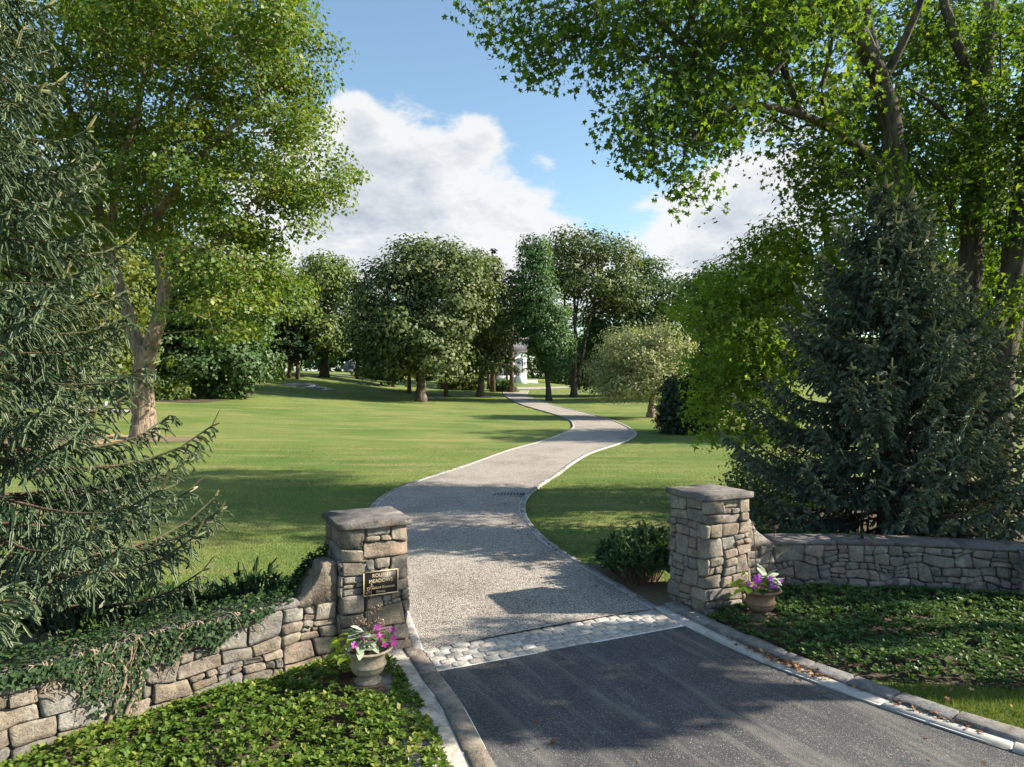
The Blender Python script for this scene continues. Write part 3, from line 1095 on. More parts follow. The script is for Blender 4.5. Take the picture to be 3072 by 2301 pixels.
rubble(pier, pc, pier_place, 0.3 * .54, 4.3 * .54, 0.945, M['stone_grey'], 71, 0.05, corners=[.54, 1.08, 1.62, 2.16], wraps=True, warp=0.03)

# ---------------------------------------------------------------- bronze plaque on the left pillar
M['plaque'] = mat_plain('dark_bronze', (0.018, 0.014, 0.012), 0.45, 0.2, 40, 0.15, 0.002, 0.5)
M['gold'] = mat_plain('pale_gilt', (0.62, 0.48, 0.30), 0.5, 0.1, 40, 0.0, 0.001, 0.4)
pq0 = on_pillar(PL, 0.95, 0.075, 1.02, 0.055)
plq = thing('plaque', 'dark bronze name plaque with gilt border and lettering on the stone pillar', 'plaque', tuple(pq0), PL[2])
SW, SH = 0.50, 0.335
MB().box((0, 0.014, 0), (SW, 0.022, SH)).build('plate', M['plaque'], plq)
bd = MB()
for (x, z, sx, sz) in ((0, SH / 2 - .007, SW, .013), (0, -SH / 2 + .007, SW, .013), (-SW / 2 + .007, 0, .013, SH - .027), (SW / 2 - .007, 0, .013, SH - .027)):
    bd.box((x, 0.001, z), (sx, 0.010, sz))
bd.build('border', M['gold'], plq)


def lettering(txt, x, z, size, parent, mat):
    cu = bpy.data.curves.new('lettering', 'FONT')
    cu.body = txt
    cu.align_x = 'CENTER'
    cu.size = size
    cu.extrude = 0.0015
    tmp = bpy.data.objects.new('lettering_source', cu)
    link(tmp)
    bpy.context.view_layer.update()
    me = bpy.data.meshes.new_from_object(tmp.evaluated_get(bpy.context.evaluated_depsgraph_get()))
    bpy.data.objects.remove(tmp)
    me.materials.clear()
    me.materials.append(mat)
    o = bpy.data.objects.new('lettering', me)
    o.rotation_euler = (math.pi / 2, 0, 0)
    o.location = (x, 0.0015, z)
    link(o, parent)
    return o


lettering('ROUND', 0, 0.083, 0.068, plq, M['gold'])
lettering('MEADOWS', 0, 0.007, 0.068, plq, M['gold'])
lettering('Crossland Entrance', 0, -0.080, 0.050, plq, M['gold'])
lettering('Private', 0.0, -0.137, 0.046, plq, M['gold'])

# ---------------------------------------------------------------- leaves and trees
def unit(v):
    return v / (np.linalg.norm(v, axis=-1, keepdims=True) + 1e-9)


def star_leaf(lobes=5, inner=0.42):
    """palmate leaf outline, stem at the origin, tip along +x"""
    ang = np.radians(np.array([0, 30, 60, 92, 122, 180]))
    rad = np.array([1.0, inner, 0.92, inner, 0.70, 0.28])
    up = np.c_[rad * np.cos(ang), rad * np.sin(ang)]
    dn = up[1:-1][::-1] * [1, -1]
    pts = np.concatenate([up, dn])
    pts = (pts + [0.35, 0]) / 1.35
    z = -0.18 * np.abs(pts[:, 1]) ** 1.2 - 0.10 * pts[:, 0] ** 2
    return np.c_[pts, z], [np.arange(len(pts))[None]]


def kite_leaf(w=0.62, fold=0.16):
    V = np.array([[0, 0, 0], [0.45, -w / 2, fold], [1, 0, -0.08], [0.45, w / 2, fold]])
    return V, [np.array([[0, 1, 2, 3]])]


def lobed_leaf():
    """coarse three-lobed maple blade"""
    V = np.array([[0, 0, 0], [0.25, -0.5, -.06], [0.52, -0.22, .02], [1, 0, -0.12], [0.52, 0.22, .02], [0.25, 0.5, -.06]])
    return V, [np.array([[0, 1, 2, 3]]), np.array([[0, 3, 4, 5]])]


def spray_leaf():
    """a spray of three blades, for crowns far away"""
    V = np.array([[0, -.05, 0], [0.50, -0.36, .08], [1, -0.12, -.05], [0.55, 0.02, .06],
                  [0.0, 0.05, 0], [0.45, 0.06, .03], [0.80, 0.52, -.1], [0.30, 0.42, .05]])
    return V, [np.array([[0, 1, 2, 3], [4, 5, 6, 7]])]


def blade_cloud(pos, nrm, size, shape, rg, tipbias=(0, 0, -0.5), tint=None):
    """many leaf blades as arrays; nrm = blade normals"""
    n = len(pos)
    V0, F0 = shape
    N = unit(nrm)
    t = rg.standard_normal((n, 3)) * 0.8 + np.asarray(tipbias)
    t = unit(t - N * (t * N).sum(1, keepdims=True))
    B = np.cross(N, t)
    s = size[:, None, None]
    V = pos[:, None, :] + s * (V0[None, :, 0, None] * t[:, None] + V0[None, :, 1, None] * B[:, None] + V0[None, :, 2, None] * N[:, None])
    k = len(V0)
    off = np.arange(n)[:, None, None] * k
    Fs = [(f[None] + off).reshape(-1, f.shape[1]) for f in F0]
    if tint is None:
        tint = rg.random(n)
    tt = np.concatenate([np.repeat(tint, len(f)) for f in F0])
    return V.reshape(-1, 3), Fs, tt


def lobe(u, v, Y, ru, rv, rd):
    return (P3(u, v, Y), np.array([ru / FOC * Y, rd, rv / FOC * Y]))


def sample_lobes(lobes, n, rg, mind, shell=0.35):
    vol = np.array([np.prod(r) ** 0.72 for _, r in lobes])
    pick = rg.choice(len(lobes), size=n * 7, p=vol / vol.sum())
    d = unit(rg.standard_normal((n * 7, 3)))
    rad = (shell + (1 - shell) * rg.random(n * 7)) ** 0.6
    C = np.array([l[0] for l in lobes])[pick]; R = np.array([l[1] for l in lobes])[pick]
    pts = C + d * rad[:, None] * R
    out = [pts[0]]; om = [pick[0]]
    arr = np.empty((n, 3)); arr[0] = pts[0]; m = 1
    for p, k in zip(pts[1:], pick[1:]):
        if m >= n:
            break
        dd = (arr[:m] - p) ** 2
        dd[:, 2] *= 1.7
        if dd.sum(1).min() > mind * mind:
            arr[m] = p; m += 1; om.append(k)
    return arr[:m], np.array(om[:m])


def tree(name, label, base, limbs, lobes, n_clump, clump_r, per, size, shape, leaf_mat, bark_mat, seed, cat='tree', group=None, bf=0.35,
         flat=0.55, up=0.8, outw=0.7, rnd=0.55, tip=(0, 0, -0.6), rtip=0.018, k=5, shell=0.35, mind=0.75, twigs=0, sag=0.04, fixed_r=None, trunk_k=14, clump_tint=0.5, rmax=0.25, puff=0.35, leaf_var=0.17):
    rg = np.random.default_rng(seed)
    base = np.asarray(base, float)
    t = thing(name, label, cat, tuple(base), group=group)
    clumps, which = sample_lobes(lobes, n_clump, rg, clump_r * mind, shell)
    # skeleton nodes
    pos, par, plen, lrad = [], [], [], []
    mb = MB()
    for li, (pts, r0, r1) in enumerate(limbs):
        pts = catmull(pts, 7) if len(pts) > 2 else resample(pts, n=8)
        rr = np.linspace(0, 1, len(pts)) ** 0.8
        rad = r0 + (r1 - r0) * rr
        if li == 0:      # root flare
            hz = pts[:, 2] - pts[0, 2]
            rad = rad * (1 + 0.42 * np.exp(-hz / (r0 * 1.0 + 1e-6)))
            pts = pts.copy(); pts[0, 2] -= 0.3
        prm = pts + np.c_[rg.normal(0, r0 * 0.05, (len(pts), 2)), np.zeros(len(pts))]
        mb.tube(prm, rad, trunk_k, wob=0.045)
        p0 = len(pos)
        for i_, q in enumerate(prm):
            pos.append(q)
            par.append(-1 if i_ == 0 else p0 + i_ - 1)
            plen.append(0 if i_ == 0 else plen[-1] + np.linalg.norm(q - prm[i_ - 1]))
            lrad.append(rad[i_])
        if li > 0:       # limb hangs on the nearest earlier node
            A = np.array(pos[:p0])
            j = int(((A - prm[0]) ** 2).sum(1).argmin())
            par[p0] = j
            for i_ in range(len(prm)):
                plen[p0 + i_] += plen[j]
    nfix = len(pos)
    low = base[2] + 1.2
    A = np.array(pos)
    dist0 = np.array([np.sqrt(((A - c) ** 2).sum(1)).min() for c in clumps])
    order = np.argsort(dist0)
    cap = nfix + 4 * len(clumps) + 8
    PA = np.zeros((cap, 3)); PL_ = np.zeros(cap)
    PA[:nfix] = A; PL_[:nfix] = plen
    ok0 = np.zeros(cap, bool); ok0[:nfix] = A[:, 2] > low + 0.25 * (clumps[:, 2].mean() - low) if clumps[:, 2].mean() > low else True
    if not ok0[:nfix].any():
        ok0[:nfix] = True
    m = nfix
    par = list(par)
    routes = []
    for ci in order:
        c = clumps[ci]
        d = np.sqrt(((PA[:m] - c) ** 2).sum(1))
        drop = np.clip(PA[:m, 2] - c[2], 0, None)       # prefer branches that rise
        cost = d + bf * PL_[:m] + 0.35 * drop + np.where(ok0[:m], 0, 50)
        j = int(cost.argmin())
        a = PA[j]
        n_mid = 2 if d[j] > 0.8 else 1
        prev = j
        route = [j]
        for q in range(1, n_mid + 2):
            f = q / (n_mid + 1)
            x = a + (c - a) * f
            if q <= n_mid:
                x = x + rg.normal(0, 0.07 * d[j], 3) + np.array([0, 0, sag * d[j] * math.sin(math.pi * f) * 2])
            PA[m] = x; PL_[m] = PL_[prev] + np.linalg.norm(x - PA[prev]); ok0[m] = True
            par.append(prev)
            prev = m
            route.append(m)
            m += 1
        routes.append(route)
    cnt = np.zeros(m)
    for r in routes:
        cnt[r[-1]] += 1
    for q in range(m - 1, -1, -1):
        if par[q] >= 0:
            cnt[par[q]] += cnt[q]
    rad = np.minimum(rtip * np.maximum(cnt, 1) ** 0.46, rmax)
    for r in routes:
        rr = [min(rad[r[1]] * 1.1, (lrad[r[0]] * 0.8 if r[0] < nfix else rad[r[0]]))] + [rad[q] for q in r[1:]]
        rr[-1] = rtip * 0.5
        mb.tube(PA[r], rr, k, cap=False)
    # leaves
    nl = rg.poisson(per, len(clumps)).clip(2)
    idx = np.repeat(np.arange(len(clumps)), nl)
    n = len(idx)
    g = rg.standard_normal((n, 3))
    g *= np.minimum(1, 1.9 / (np.linalg.norm(g, axis=1, keepdims=True) + 1e-9))
    csz = clump_r * rg.uniform(0.7, 1.25, len(clumps))[idx][:, None]
    offs = g * csz * np.array([0.62, 0.62, 0.62 * flat])
    offs[:, 2] -= 0.10 * (offs[:, 0] ** 2 + offs[:, 1] ** 2) / clump_r
    lp = clumps[idx] + offs
    if twigs:
        for ci in range(len(clumps)):
            sel = np.nonzero(idx == ci)[0][:twigs]
            for q in sel:
                mid = (clumps[ci] + lp[q]) / 2 + np.array([0, 0, 0.05])
                mb.tube([clumps[ci], mid, lp[q]], [rtip * .45, rtip * .3, rtip * .12], 3, cap=False)
    LC = np.array([l[0] for l in lobes])[which][idx]; LR = np.array([l[1] for l in lobes])[which][idx]
    ow = unit((lp - LC) / LR ** 1.5)
    cb = unit(offs + 1e-6)
    nrm = ow * outw + cb * puff + np.array([0, 0, up]) + rg.standard_normal((n, 3)) * rnd
    sz = size * rg.uniform(0.5, 1.35, n)
    tint = np.clip(0.5 + (rg.random(len(clumps))[idx] - 0.5) * clump_tint + rg.normal(0, leaf_var, n), 0, 1)
    V, Fs, tt = blade_cloud(lp, nrm, sz, shape, rg, tip, tint)
    mb.build('trunk', bark_mat, None, True)
    trunk = COL.objects[-1]
    trunk.data.transform(__import__('mathutils').Matrix.Translation(-base_vec(base)))
    trunk.parent = t
    obj_np('crown', V - base, Fs, leaf_mat, t, False, tt)
    return t


def base_vec(b):
    from mathutils import Vector
    return Vector([float(x) for x in b])


LOBE3 = (np.array([[0, 0, 0], [0.15, -0.62, -.08], [0.42, -0.17, .02], [1, 0, -0.12], [0.42, 0.17, .02], [0.15, 0.62, -.08]]), [np.array([[0, 1, 2, 3]]), np.array([[0, 3, 4, 5]])])
KITE, WIDE, LOBED, STAR, SPRAY = kite_leaf(), kite_leaf(0.85, 0.12), lobed_leaf(), star_leaf(), spray_leaf()
M['lf_maple'] = mat_leaf('maple_leaf', [(0, (0.045, 0.095, 0.012)), (0.45, (0.085, 0.150, 0.020)), (0.8, (0.145, 0.195, 0.028)), (1, (0.23, 0.23, 0.04))], 0.40, (1.6, 1.45, 0.5), 0.02, 0.5)
M['lf_gum'] = mat_leaf('gum_leaf', [(0, (0.028, 0.068, 0.012)), (0.5, (0.050, 0.105, 0.018)), (0.85, (0.085, 0.145, 0.022)), (1, (0.14, 0.18, 0.03))], 0.48, (2.8, 2.4, 0.8), 0.012, 0.6)
M['lf_gum_backlit'] = mat_leaf('backlit_gum_leaf', [(0, (0.070, 0.140, 0.018)), (0.5, (0.120, 0.205, 0.028)), (0.85, (0.18, 0.25, 0.035)), (1, (0.24, 0.28, 0.05))], 0.50, (2.2, 2.0, 0.7), 0.012, 0.6)  # leaf colour raised to stand in for backlight
M['lf_oak'] = mat_leaf('oak_leaf', [(0, (0.052, 0.085, 0.026)), (0.5, (0.090, 0.128, 0.042)), (1, (0.160, 0.185, 0.080))], 0.25, (1.3, 1.3, 0.5), 0.02, 0.5)
M['lf_dark'] = mat_leaf('dark_leaf', [(0, (0.032, 0.070, 0.020)), (0.5, (0.056, 0.108, 0.032)), (1, (0.100, 0.150, 0.050))], 0.25, (1.4, 1.4, 0.5), 0.02, 0.5)
M['lf_light'] = mat_leaf('light_leaf', [(0, (0.060, 0.105, 0.022)), (0.5, (0.095, 0.150, 0.032)), (1, (0.16, 0.19, 0.05))], 0.32, (1.4, 1.3, 0.5), 0.02, 0.5)
M['lf_yellow'] = mat_leaf('yellowing_leaf', [(0, (0.08, 0.125, 0.02)), (0.5, (0.125, 0.165, 0.03)), (1, (0.20, 0.20, 0.04))], 0.38, (1.4, 1.25, 0.5), 0.02, 0.5)
M['lf_pale'] = mat_leaf('pale_olive_leaf', [(0, (0.18, 0.22, 0.095)), (0.5, (0.28, 0.315, 0.15)), (1, (0.40, 0.41, 0.23))], 0.28, (1.2, 1.2, 0.6), 0.02, 0.5)
M['lf_redwood'] = mat_leaf('redwood_leaf', [(0, (0.035, 0.085, 0.030)), (0.5, (0.055, 0.120, 0.038)), (1, (0.09, 0.155, 0.05))], 0.3, (1.3, 1.3, 0.5), 0.02, 0.5)


def q3(*pts):
    return np.array([P3(*p) for p in pts])


# --- the forked maple on the left lawn
b = G(432, 1318)
Ym = b[1]
tree('maple_tree', 'large forked maple with pale ridged bark standing on the open lawn', b,
     [(np.array([b, P3(430, 1250, Ym), P3(428, 1150, Ym), P3(440, 1040, Ym)]), 0.60, 0.54),
      (q3((445, 1060, Ym), (475, 960, Ym), (492, 870, Ym), (478, 760, Ym + .5), (470, 600, Ym + 1), (490, 430, Ym + 1), (560, 330, Ym)), 0.42, 0.20),
      (q3((425, 1065, Ym), (385, 950, Ym + .3), (350, 830, Ym + .6), (300, 640, Ym + 1), (250, 420, Ym + 1.5)), 0.40, 0.18),
      (q3((478, 640, Ym), (560, 520, Ym - 1), (650, 420, Ym - 1.5), (760, 330, Ym - 1.5)), 0.24, 0.10),
      (q3((490, 860, Ym), (600, 760, Ym - 2), (720, 690, Ym - 3)), 0.2, 0.07),
      (q3((330, 720, Ym), (360, 500, Ym - 1), (420, 300, Ym - 1), (430, 100, Ym)), 0.25, 0.10),
      (q3((260, 450, Ym + 1.5), (180, 250, Ym + 2), (120, 60, Ym + 2)), 0.2, 0.08)],
     [lobe(420, 250, 38, 380, 280, 7), lobe(760, 300, 37, 230, 230, 6), lobe(900, 500, 36, 150, 150, 4.5), lobe(780, 640, 35, 180, 130, 5), lobe(790, 860, 35, 130, 120, 4),
      lobe(680, 780, 35, 150, 160, 4.5), lobe(420, 570, 37, 270, 180, 6), lobe(130, 420, 38, 280, 330, 7), lobe(560, 30, 37, 380, 220, 7), lobe(860, 130, 36, 125, 200, 4),
      lobe(150, 720, 41, 170, 160, 4), lobe(700, 950, 35, 150, 65, 4), lobe(300, -150, 38, 500, 200, 8), lobe(380, 40, 31, 300, 100, 3), lobe(760, 70, 31, 190, 110, 3), lobe(560, 480, 34, 200, 130, 3)],
     720, 1.12, 150, 0.215, WIDE, M['lf_maple'], M['bark_maple'], 101, twigs=3, rtip=0.022, flat=0.5, mind=0.72, trunk_k=18, shell=0.3, rmax=0.2)

# --- sweetgums on the right
Yg = 19.0
gb = np.array([*P3(2705, 1400, Yg)[:2], 0]); gb[2] = H1(gb[0], gb[1])
tree('sweetgum_tree', 'tall sweetgum leaning over the drive with star shaped leaves against the sky', gb,
     [(np.array([gb, P3(2708, 1100, Yg), P3(2704, 760, Yg), P3(2690, 480, Yg), P3(2655, 290, Yg), P3(2590, 130, Yg - .3), P3(2490, -30, Yg - .6), P3(2400, -220, Yg - 1)]), 0.36, 0.20),
      (q3((2680, 430, Yg), (2640, 230, Yg + .8), (2600, 40, Yg + 1.2), (2580, -150, Yg + 1.4)), 0.2, 0.10),
      (q3((2695, 560, Yg), (2560, 430, Yg - 1), (2421, 350, Yg - 1.8), (2261, 316, Yg - 2.4), (2150, 345, Yg - 2.8), (2060, 440, Yg - 3)), 0.16, 0.04),
      (q3((2500, 0, Yg - .6), (2350, 40, Yg - 1.5), (2230, 90, Yg - 2.2), (2140, 150, Yg - 2.6), (2005, 240, Yg - 3), (1930, 330, Yg - 3)), 0.14, 0.035),
      (q3((2430, -120, Yg - .8), (2300, -60, Yg - 1.6), (2330, 120, Yg - 2), (2349, 180, Yg - 2.1), (2262, 272, Yg - 2.3)), 0.13, 0.05),
      (q3((2400, -200, Yg - 1), (2150, -120, Yg - 2), (1900, -40, Yg - 3), (1680, 60, Yg - 3.4)), 0.13, 0.03),
      (q3((2640, 260, Yg), (2740, 60, Yg - .5), (2800, -120, Yg - 1)), 0.14, 0.06)],
     [lobe(1480, 30, 16, 110, 60, 1.6), lobe(1610, 130, 16, 80, 120, 1.6), lobe(1700, 40, 16, 140, 100, 2), lobe(1850, 110, 16, 120, 160, 2.2), lobe(2010, 320, 16, 90, 120, 1.8), lobe(1900, 370, 15.7, 80, 90, 1.6),
      lobe(1935, 450, 15.6, 60, 60, 1.2), lobe(2080, 520, 15.6, 55, 90, 1.2), lobe(2060, 90, 16.5, 180, 150, 2.6), lobe(2230, 180, 17, 160, 160, 3), lobe(2160, 350, 16.5, 110, 90, 2.2), lobe(2420, 330, 18.5, 140, 160, 2.2),
      lobe(2400, 80, 17.5, 160, 190, 2.6), lobe(2560, 420, 21, 150, 180, 1.8), lobe(2720, 180, 22, 200, 250, 2.4), lobe(2250, -150, 17, 500, 120, 4), lobe(2440, 560, 18.5, 70, 120, 1.6), lobe(2700, 620, 21, 130, 100, 1.6), lobe(2640, 560, 17.8, 90, 70, .8)],
     540, 0.62, 60, 0.142, STAR, M['lf_gum'], M['bark_gum'], 202, twigs=7, rtip=0.012, flat=0.8, mind=0.7, up=0.55, rnd=0.75, tip=(0, 0, -1.0), trunk_k=16, shell=0.25, rmax=0.12, group='sweetgums behind the spruce')

Yg = 20.5
gb = np.array([*P3(2868, 1400, Yg)[:2], 0]); gb[2] = H1(gb[0], gb[1])
tree('sweetgum_tree', 'straight sweetgum whose trunk forks high beside the picture edge', gb,
     [(np.array([gb, P3(2880, 1150, Yg), P3(2905, 850, Yg), P3(2922, 560, Yg), P3(2930, 290, Yg)]), 0.37, 0.27),
      (q3((2930, 310, Yg), (2958, 160, Yg), (2972, -20, Yg), (2990, -250, Yg)), 0.25, 0.16),
      (q3((2928, 320, Yg), (2885, 170, Yg - .2), (2840, 30, Yg - .3), (2800, -160, Yg - .4)), 0.18, 0.10),
      (q3((2925, 480, Yg), (2820, 330, Yg - 1), (2720, 260, Yg - 2)), 0.09, 0.03)],
     [lobe(2850, 400, 20.5, 160, 130, 2.4), lobe(3000, 480, 20.5, 120, 170, 2.4), lobe(2800, 600, 20.5, 150, 110, 2), lobe(2960, 60, 24, 200, 220, 2.6), lobe(2980, 800, 21.5, 130, 150, 1.8), lobe(2750, 480, 19.5, 130, 110, 2), lobe(2880, 480, 19, 120, 60, 1)],
     250, 0.62, 66, 0.15, LOBE3, M['lf_gum'], M['bark_gum'], 203, twigs=3, rtip=0.012, flat=0.8, mind=0.7, up=0.55, rnd=0.75, tip=(0, 0, -1.0), trunk_k=16, shell=0.25, rmax=0.12, group='sweetgums behind the spruce')

Yg = 19.5
gb = np.array([*P3(2985, 1400, Yg)[:2], 0]); gb[2] = H1(gb[0], gb[1])
tree('sweetgum_tree', 'thick dark sweetgum trunk leaning out past the picture edge', gb,
     [(np.array([gb, P3(3000, 1150, Yg), P3(3030, 900, Yg), P3(3062, 650, Yg), P3(3090, 350, Yg), P3(3110, 50, Yg)]), 0.42, 0.24),
      (q3((3015, 1000, Yg), (3070, 930, Yg - .6), (3150, 900, Yg - 1)), 0.12, 0.05)],
     [lobe(3080, 500, 19, 150, 250, 3), lobe(3060, 900, 18.6, 90, 110, 2), lobe(3130, 150, 19, 200, 250, 4)],
     130, 0.62, 66, 0.15, LOBE3, M['lf_gum'], M['bark_gum'], 204, twigs=3, rtip=0.012, flat=0.8, mind=0.7, up=0.55, rnd=0.75, tip=(0, 0, -1.0), shell=0.25, rmax=0.12, group='sweetgums behind the spruce')

Yg = 22.0
gb = np.array([*P3(2520, 1400, Yg)[:2], 0]); gb[2] = H1(gb[0], gb[1])
tree('sweetgum_tree', 'lower sweetgum with backlight put into its bright leaf colour, arching down to the lawn left of the spruce', gb,
     [(np.array([gb, P3(2515, 1200, Yg), P3(2500, 1000, Yg), P3(2490, 800, Yg), P3(2470, 640, Yg)]), 0.24, 0.10),
      (q3((2500, 1000, Yg), (2420, 900, Yg - .8), (2330, 880, Yg - 1.5), (2220, 930, Yg - 2), (2120, 980, Yg - 2.2)), 0.11, 0.03),
      (q3((2495, 880, Yg), (2400, 740, Yg - .8), (2320, 700, Yg - 1.2), (2260, 770, Yg - 1.6)), 0.09, 0.03),
      (q3((2505, 1080, Yg), (2400, 1080, Yg - 1), (2300, 1130, Yg - 1.8), (2200, 1240, Yg - 2.2)), 0.09, 0.025)],
     [lobe(2330, 770, 20.5, 130, 110, 2), lobe(2230, 850, 20.3, 110, 90, 2), lobe(2120, 950, 20, 100, 70, 1.8), lobe(2200, 1040, 20, 150, 110, 2.2), lobe(2330, 1000, 20.3, 140, 150, 2.4), lobe(2170, 1180, 19.8, 90, 90, 1.6), lobe(2150, 1280, 19.6, 45, 50, 1.0),
      lobe(2290, 1180, 20, 110, 110, 2), lobe(2440, 720, 21, 120, 110, 2.4), lobe(2290, 1290, 19.8, 70, 50, 1.2)],
     240, 0.60, 70, 0.15, LOBE3, M['lf_gum_backlit'], M['bark_gum'], 205, twigs=3, rtip=0.011, flat=0.6, mind=0.66, up=0.7, rnd=0.65, tip=(0, 0, -0.9), shell=0.25, rmax=0.09, group='sweetgums behind the spruce')

# --- trees beyond the picture edge on the road side; they throw the dappled shade on the road
def roadside(x, y, h, rx, ry, z0, seed, label, n=48, cr=0.55, per=42):
    bz = H1(x, y)
    bb = np.array([x, y, bz])
    lb = []
    rg = np.random.default_rng(seed)
    for i_ in range(6):
        a = i_ * 1.05 + rg.uniform(0, .5)
        lb.append((np.array([x + rx * .45 * math.cos(a), y + ry * .45 * math.sin(a), bz + z0 + (h - z0) * rg.uniform(.2, .8)]), np.array([rx * .55, ry * .55, (h - z0) * .33])))
    tree('roadside_maple', label, bb, [(np.array([bb, bb + [0, 0, z0], bb + [0.2, 0.1, h * .6], bb + [.2, .2, h * .85]]), 0.3, 0.1)], lb, n, cr, per, 0.24, KITE, M['lf_gum'], M['bark_gum'], seed, rtip=0.015, mind=0.8, group='maples beside the road')


# ---------------------------------------------------------------- background trees
def far_tree(name, label, u, v, lobes, n_clump, clump_r, per, size, lm, bm, seed, r0=0.5, top=None, forks=(), Y=None, group='trees round the lawn', shape=None, **kw):
    b = G(u, v) if Y is None else None
    if b is None:
        x = (u - 1536) / FOC * Y
        b = np.array([x, Y, H1(x, Y)])
    Y = b[1]
    lb = [lobe(lu, lv, Y + dy, ru, rv, rd) for (lu, lv, dy, ru, rv, rd) in lobes]
    tu, tv = top if top else (lobes[0][0], lobes[0][1])
    tp = P3(tu, tv, Y)
    mid = b + (tp - b) * 0.5 + np.array([0.2, 0, 0])
    limbs = [(np.array([b, b + (mid - b) * .5, mid, tp]), r0, r0 * 0.25)]
    for (pts, a, c) in forks:
        limbs.append((np.array([P3(*p, Y) for p in pts]), a, c))
    return tree(name, label, b, limbs, lb, n_clump, clump_r, int(per * 1.5), size * 0.62, shape or WIDE, lm, bm, seed, group=group, rtip=kw.pop('rtip', 0.035), k=4, trunk_k=10, clump_tint=0.5, puff=0.9, leaf_var=0.10, rnd=0.42, **kw)


far_tree('oak_tree', 'broad rounded oak with a thick fluted trunk in the middle of the lawn', 1261, 1205,
         [(1275, 800, 0, 130, 85, 6), (1165, 890, 0, 105, 120, 6), (1350, 890, -1, 130, 140, 6), (1240, 1000, -2, 150, 110, 6.5), (1120, 1000, 0, 70, 100, 5), (1320, 1070, -3, 90, 60, 4), (1160, 1090, -1, 80, 40, 4)],
         300, 1.9, 70, 0.72, M['lf_oak'], M['bark_oak'], 301, r0=0.70, top=(1270, 820), forks=[([(1262, 1140), (1230, 1050), (1190, 960)], .35, .12), ([(1266, 1130), (1320, 1040), (1350, 940)], .35, .12)], rmax=0.3)
far_tree('oak_tree', 'narrower oak with bare lower trunk just right of the broad oak', 1442, 1190,
         [(1440, 850, 0, 80, 110, 5), (1465, 960, -1, 75, 110, 5), (1430, 1060, -1, 85, 60, 4.5), (1480, 1040, 0, 35, 55, 2.5)],
         170, 1.7, 60, 0.72, M['lf_oak'], M['bark_oak'], 302, r0=0.58, top=(1440, 860), rmax=0.25)
far_tree('maple_tree', 'dark trunked maple with spreading low limbs on the left hilltop', 972, 1130,
         [(980, 830, 0, 85, 75, 6), (920, 930, 0, 90, 80, 6), (1040, 880, 1, 45, 90, 5), (970, 1000, -2, 120, 60, 6)],
         170, 2.0, 55, 0.8, M['lf_light'], M['bark_dark'], 303, r0=0.75, top=(975, 840), forks=[([(975, 1060), (1020, 1010), (1080, 980)], .3, .1), ([(968, 1050), (930, 980), (900, 930)], .3, .1)], rmax=0.3)
far_tree('beech_tree', 'dense blue green beech sweeping to the ground behind the forked maple', 560, 1187,
         [(580, 880, 0, 140, 170, 5), (700, 960, 0, 120, 130, 5), (510, 1030, -2, 150, 90, 5), (720, 1080, -1, 110, 80, 4.5), (640, 1100, -3, 120, 50, 4), (440, 900, 1, 140, 160, 5)],
         300, 1.5, 70, 0.62, M['lf_dark'], M['bark_dark'], 304, r0=0.6, rmax=0.25)
far_tree('maple_tree', 'sunlit yellow green maple glimpsed through the near spruce', 210, 1225,
         [(190, 700, 0, 230, 190, 5), (300, 880, 0, 170, 150, 5), (120, 980, 0, 200, 150, 5), (330, 1030, 1, 140, 90, 4), (60, 760, 2, 200, 220, 5)],
         230, 1.4, 60, 0.55, M['lf_yellow'], M['bark_dark'], 305, Y=56, r0=0.5)
far_tree('maple_tree', 'tall mid green maple rising behind the beech', 500, 1150,
         [(450, 700, 0, 260, 170, 7), (680, 800, 0, 180, 130, 7), (820, 880, 2, 110, 90, 6), (250, 800, 0, 240, 180, 7), (600, 950, 0, 200, 120, 6)],
         220, 2.2, 55, 0.8, M['lf_light'], M['bark_dark'], 306, Y=95, r0=0.6)
far_tree('maple_tree', 'pale leaved tree closing the lawn between beech and hilltop', 845, 1147,
         [(800, 900, 0, 110, 110, 5), (850, 1010, 0, 80, 90, 4), (760, 1040, 0, 100, 80, 4)],
         130, 1.9, 50, 0.75, M['lf_dark'], M['bark_dark'], 307, Y=112, r0=0.4)
far_tree('redwood_tree', 'feathery green redwood with a straight trunk right of the drive', 1648, 1202,
         [(1605, 760, 0, 40, 60, 2.2), (1600, 850, 0, 60, 80, 3), (1625, 950, 0, 75, 80, 3.5), (1650, 1030, 0, 62, 60, 3), (1668, 1085, -1, 45, 40, 2.2)],
         210, 1.3, 60, 0.62, M['lf_redwood'], M['bark_dark'], 308, r0=0.42, top=(1602, 740), shape=KITE, flat=0.45)
far_tree('locust_tree', 'tall open crowned tree with several dark bare stems showing sky', 1722, 1192,
         [(1740, 740, 0, 110, 50, 6), (1840, 790, 1, 90, 70, 5), (1690, 800, 0, 80, 60, 5), (1770, 850, -2, 120, 45, 5), (1870, 880, 0, 70, 60, 4.5)],
         170, 1.8, 48, 0.7, M['lf_oak'], M['bark_dark'], 309, r0=0.55, top=(1720, 760), forks=[([(1712, 1150), (1700, 1000), (1690, 850)], .33, .12), ([(1735, 1150), (1760, 1000), (1800, 840)], .33, .12), ([(1722, 1120), (1728, 950), (1755, 780)], .28, .1)], rmax=0.22)
far_tree('linden_tree', 'dense dark rounded tree behind the pale crabapple', 1850, 1185,
         [(1940, 880, 0, 100, 100, 6), (1850, 950, -1, 110, 90, 5.5), (1960, 1000, -1, 90, 110, 5), (1800, 1060, -2, 80, 80, 5), (1890, 1090, -3, 100, 60, 5), (1750, 1120, -1, 60, 45, 4)],
         260, 1.9, 62, 0.72, M['lf_dark'], M['bark_dark'], 310, r0=0.6)
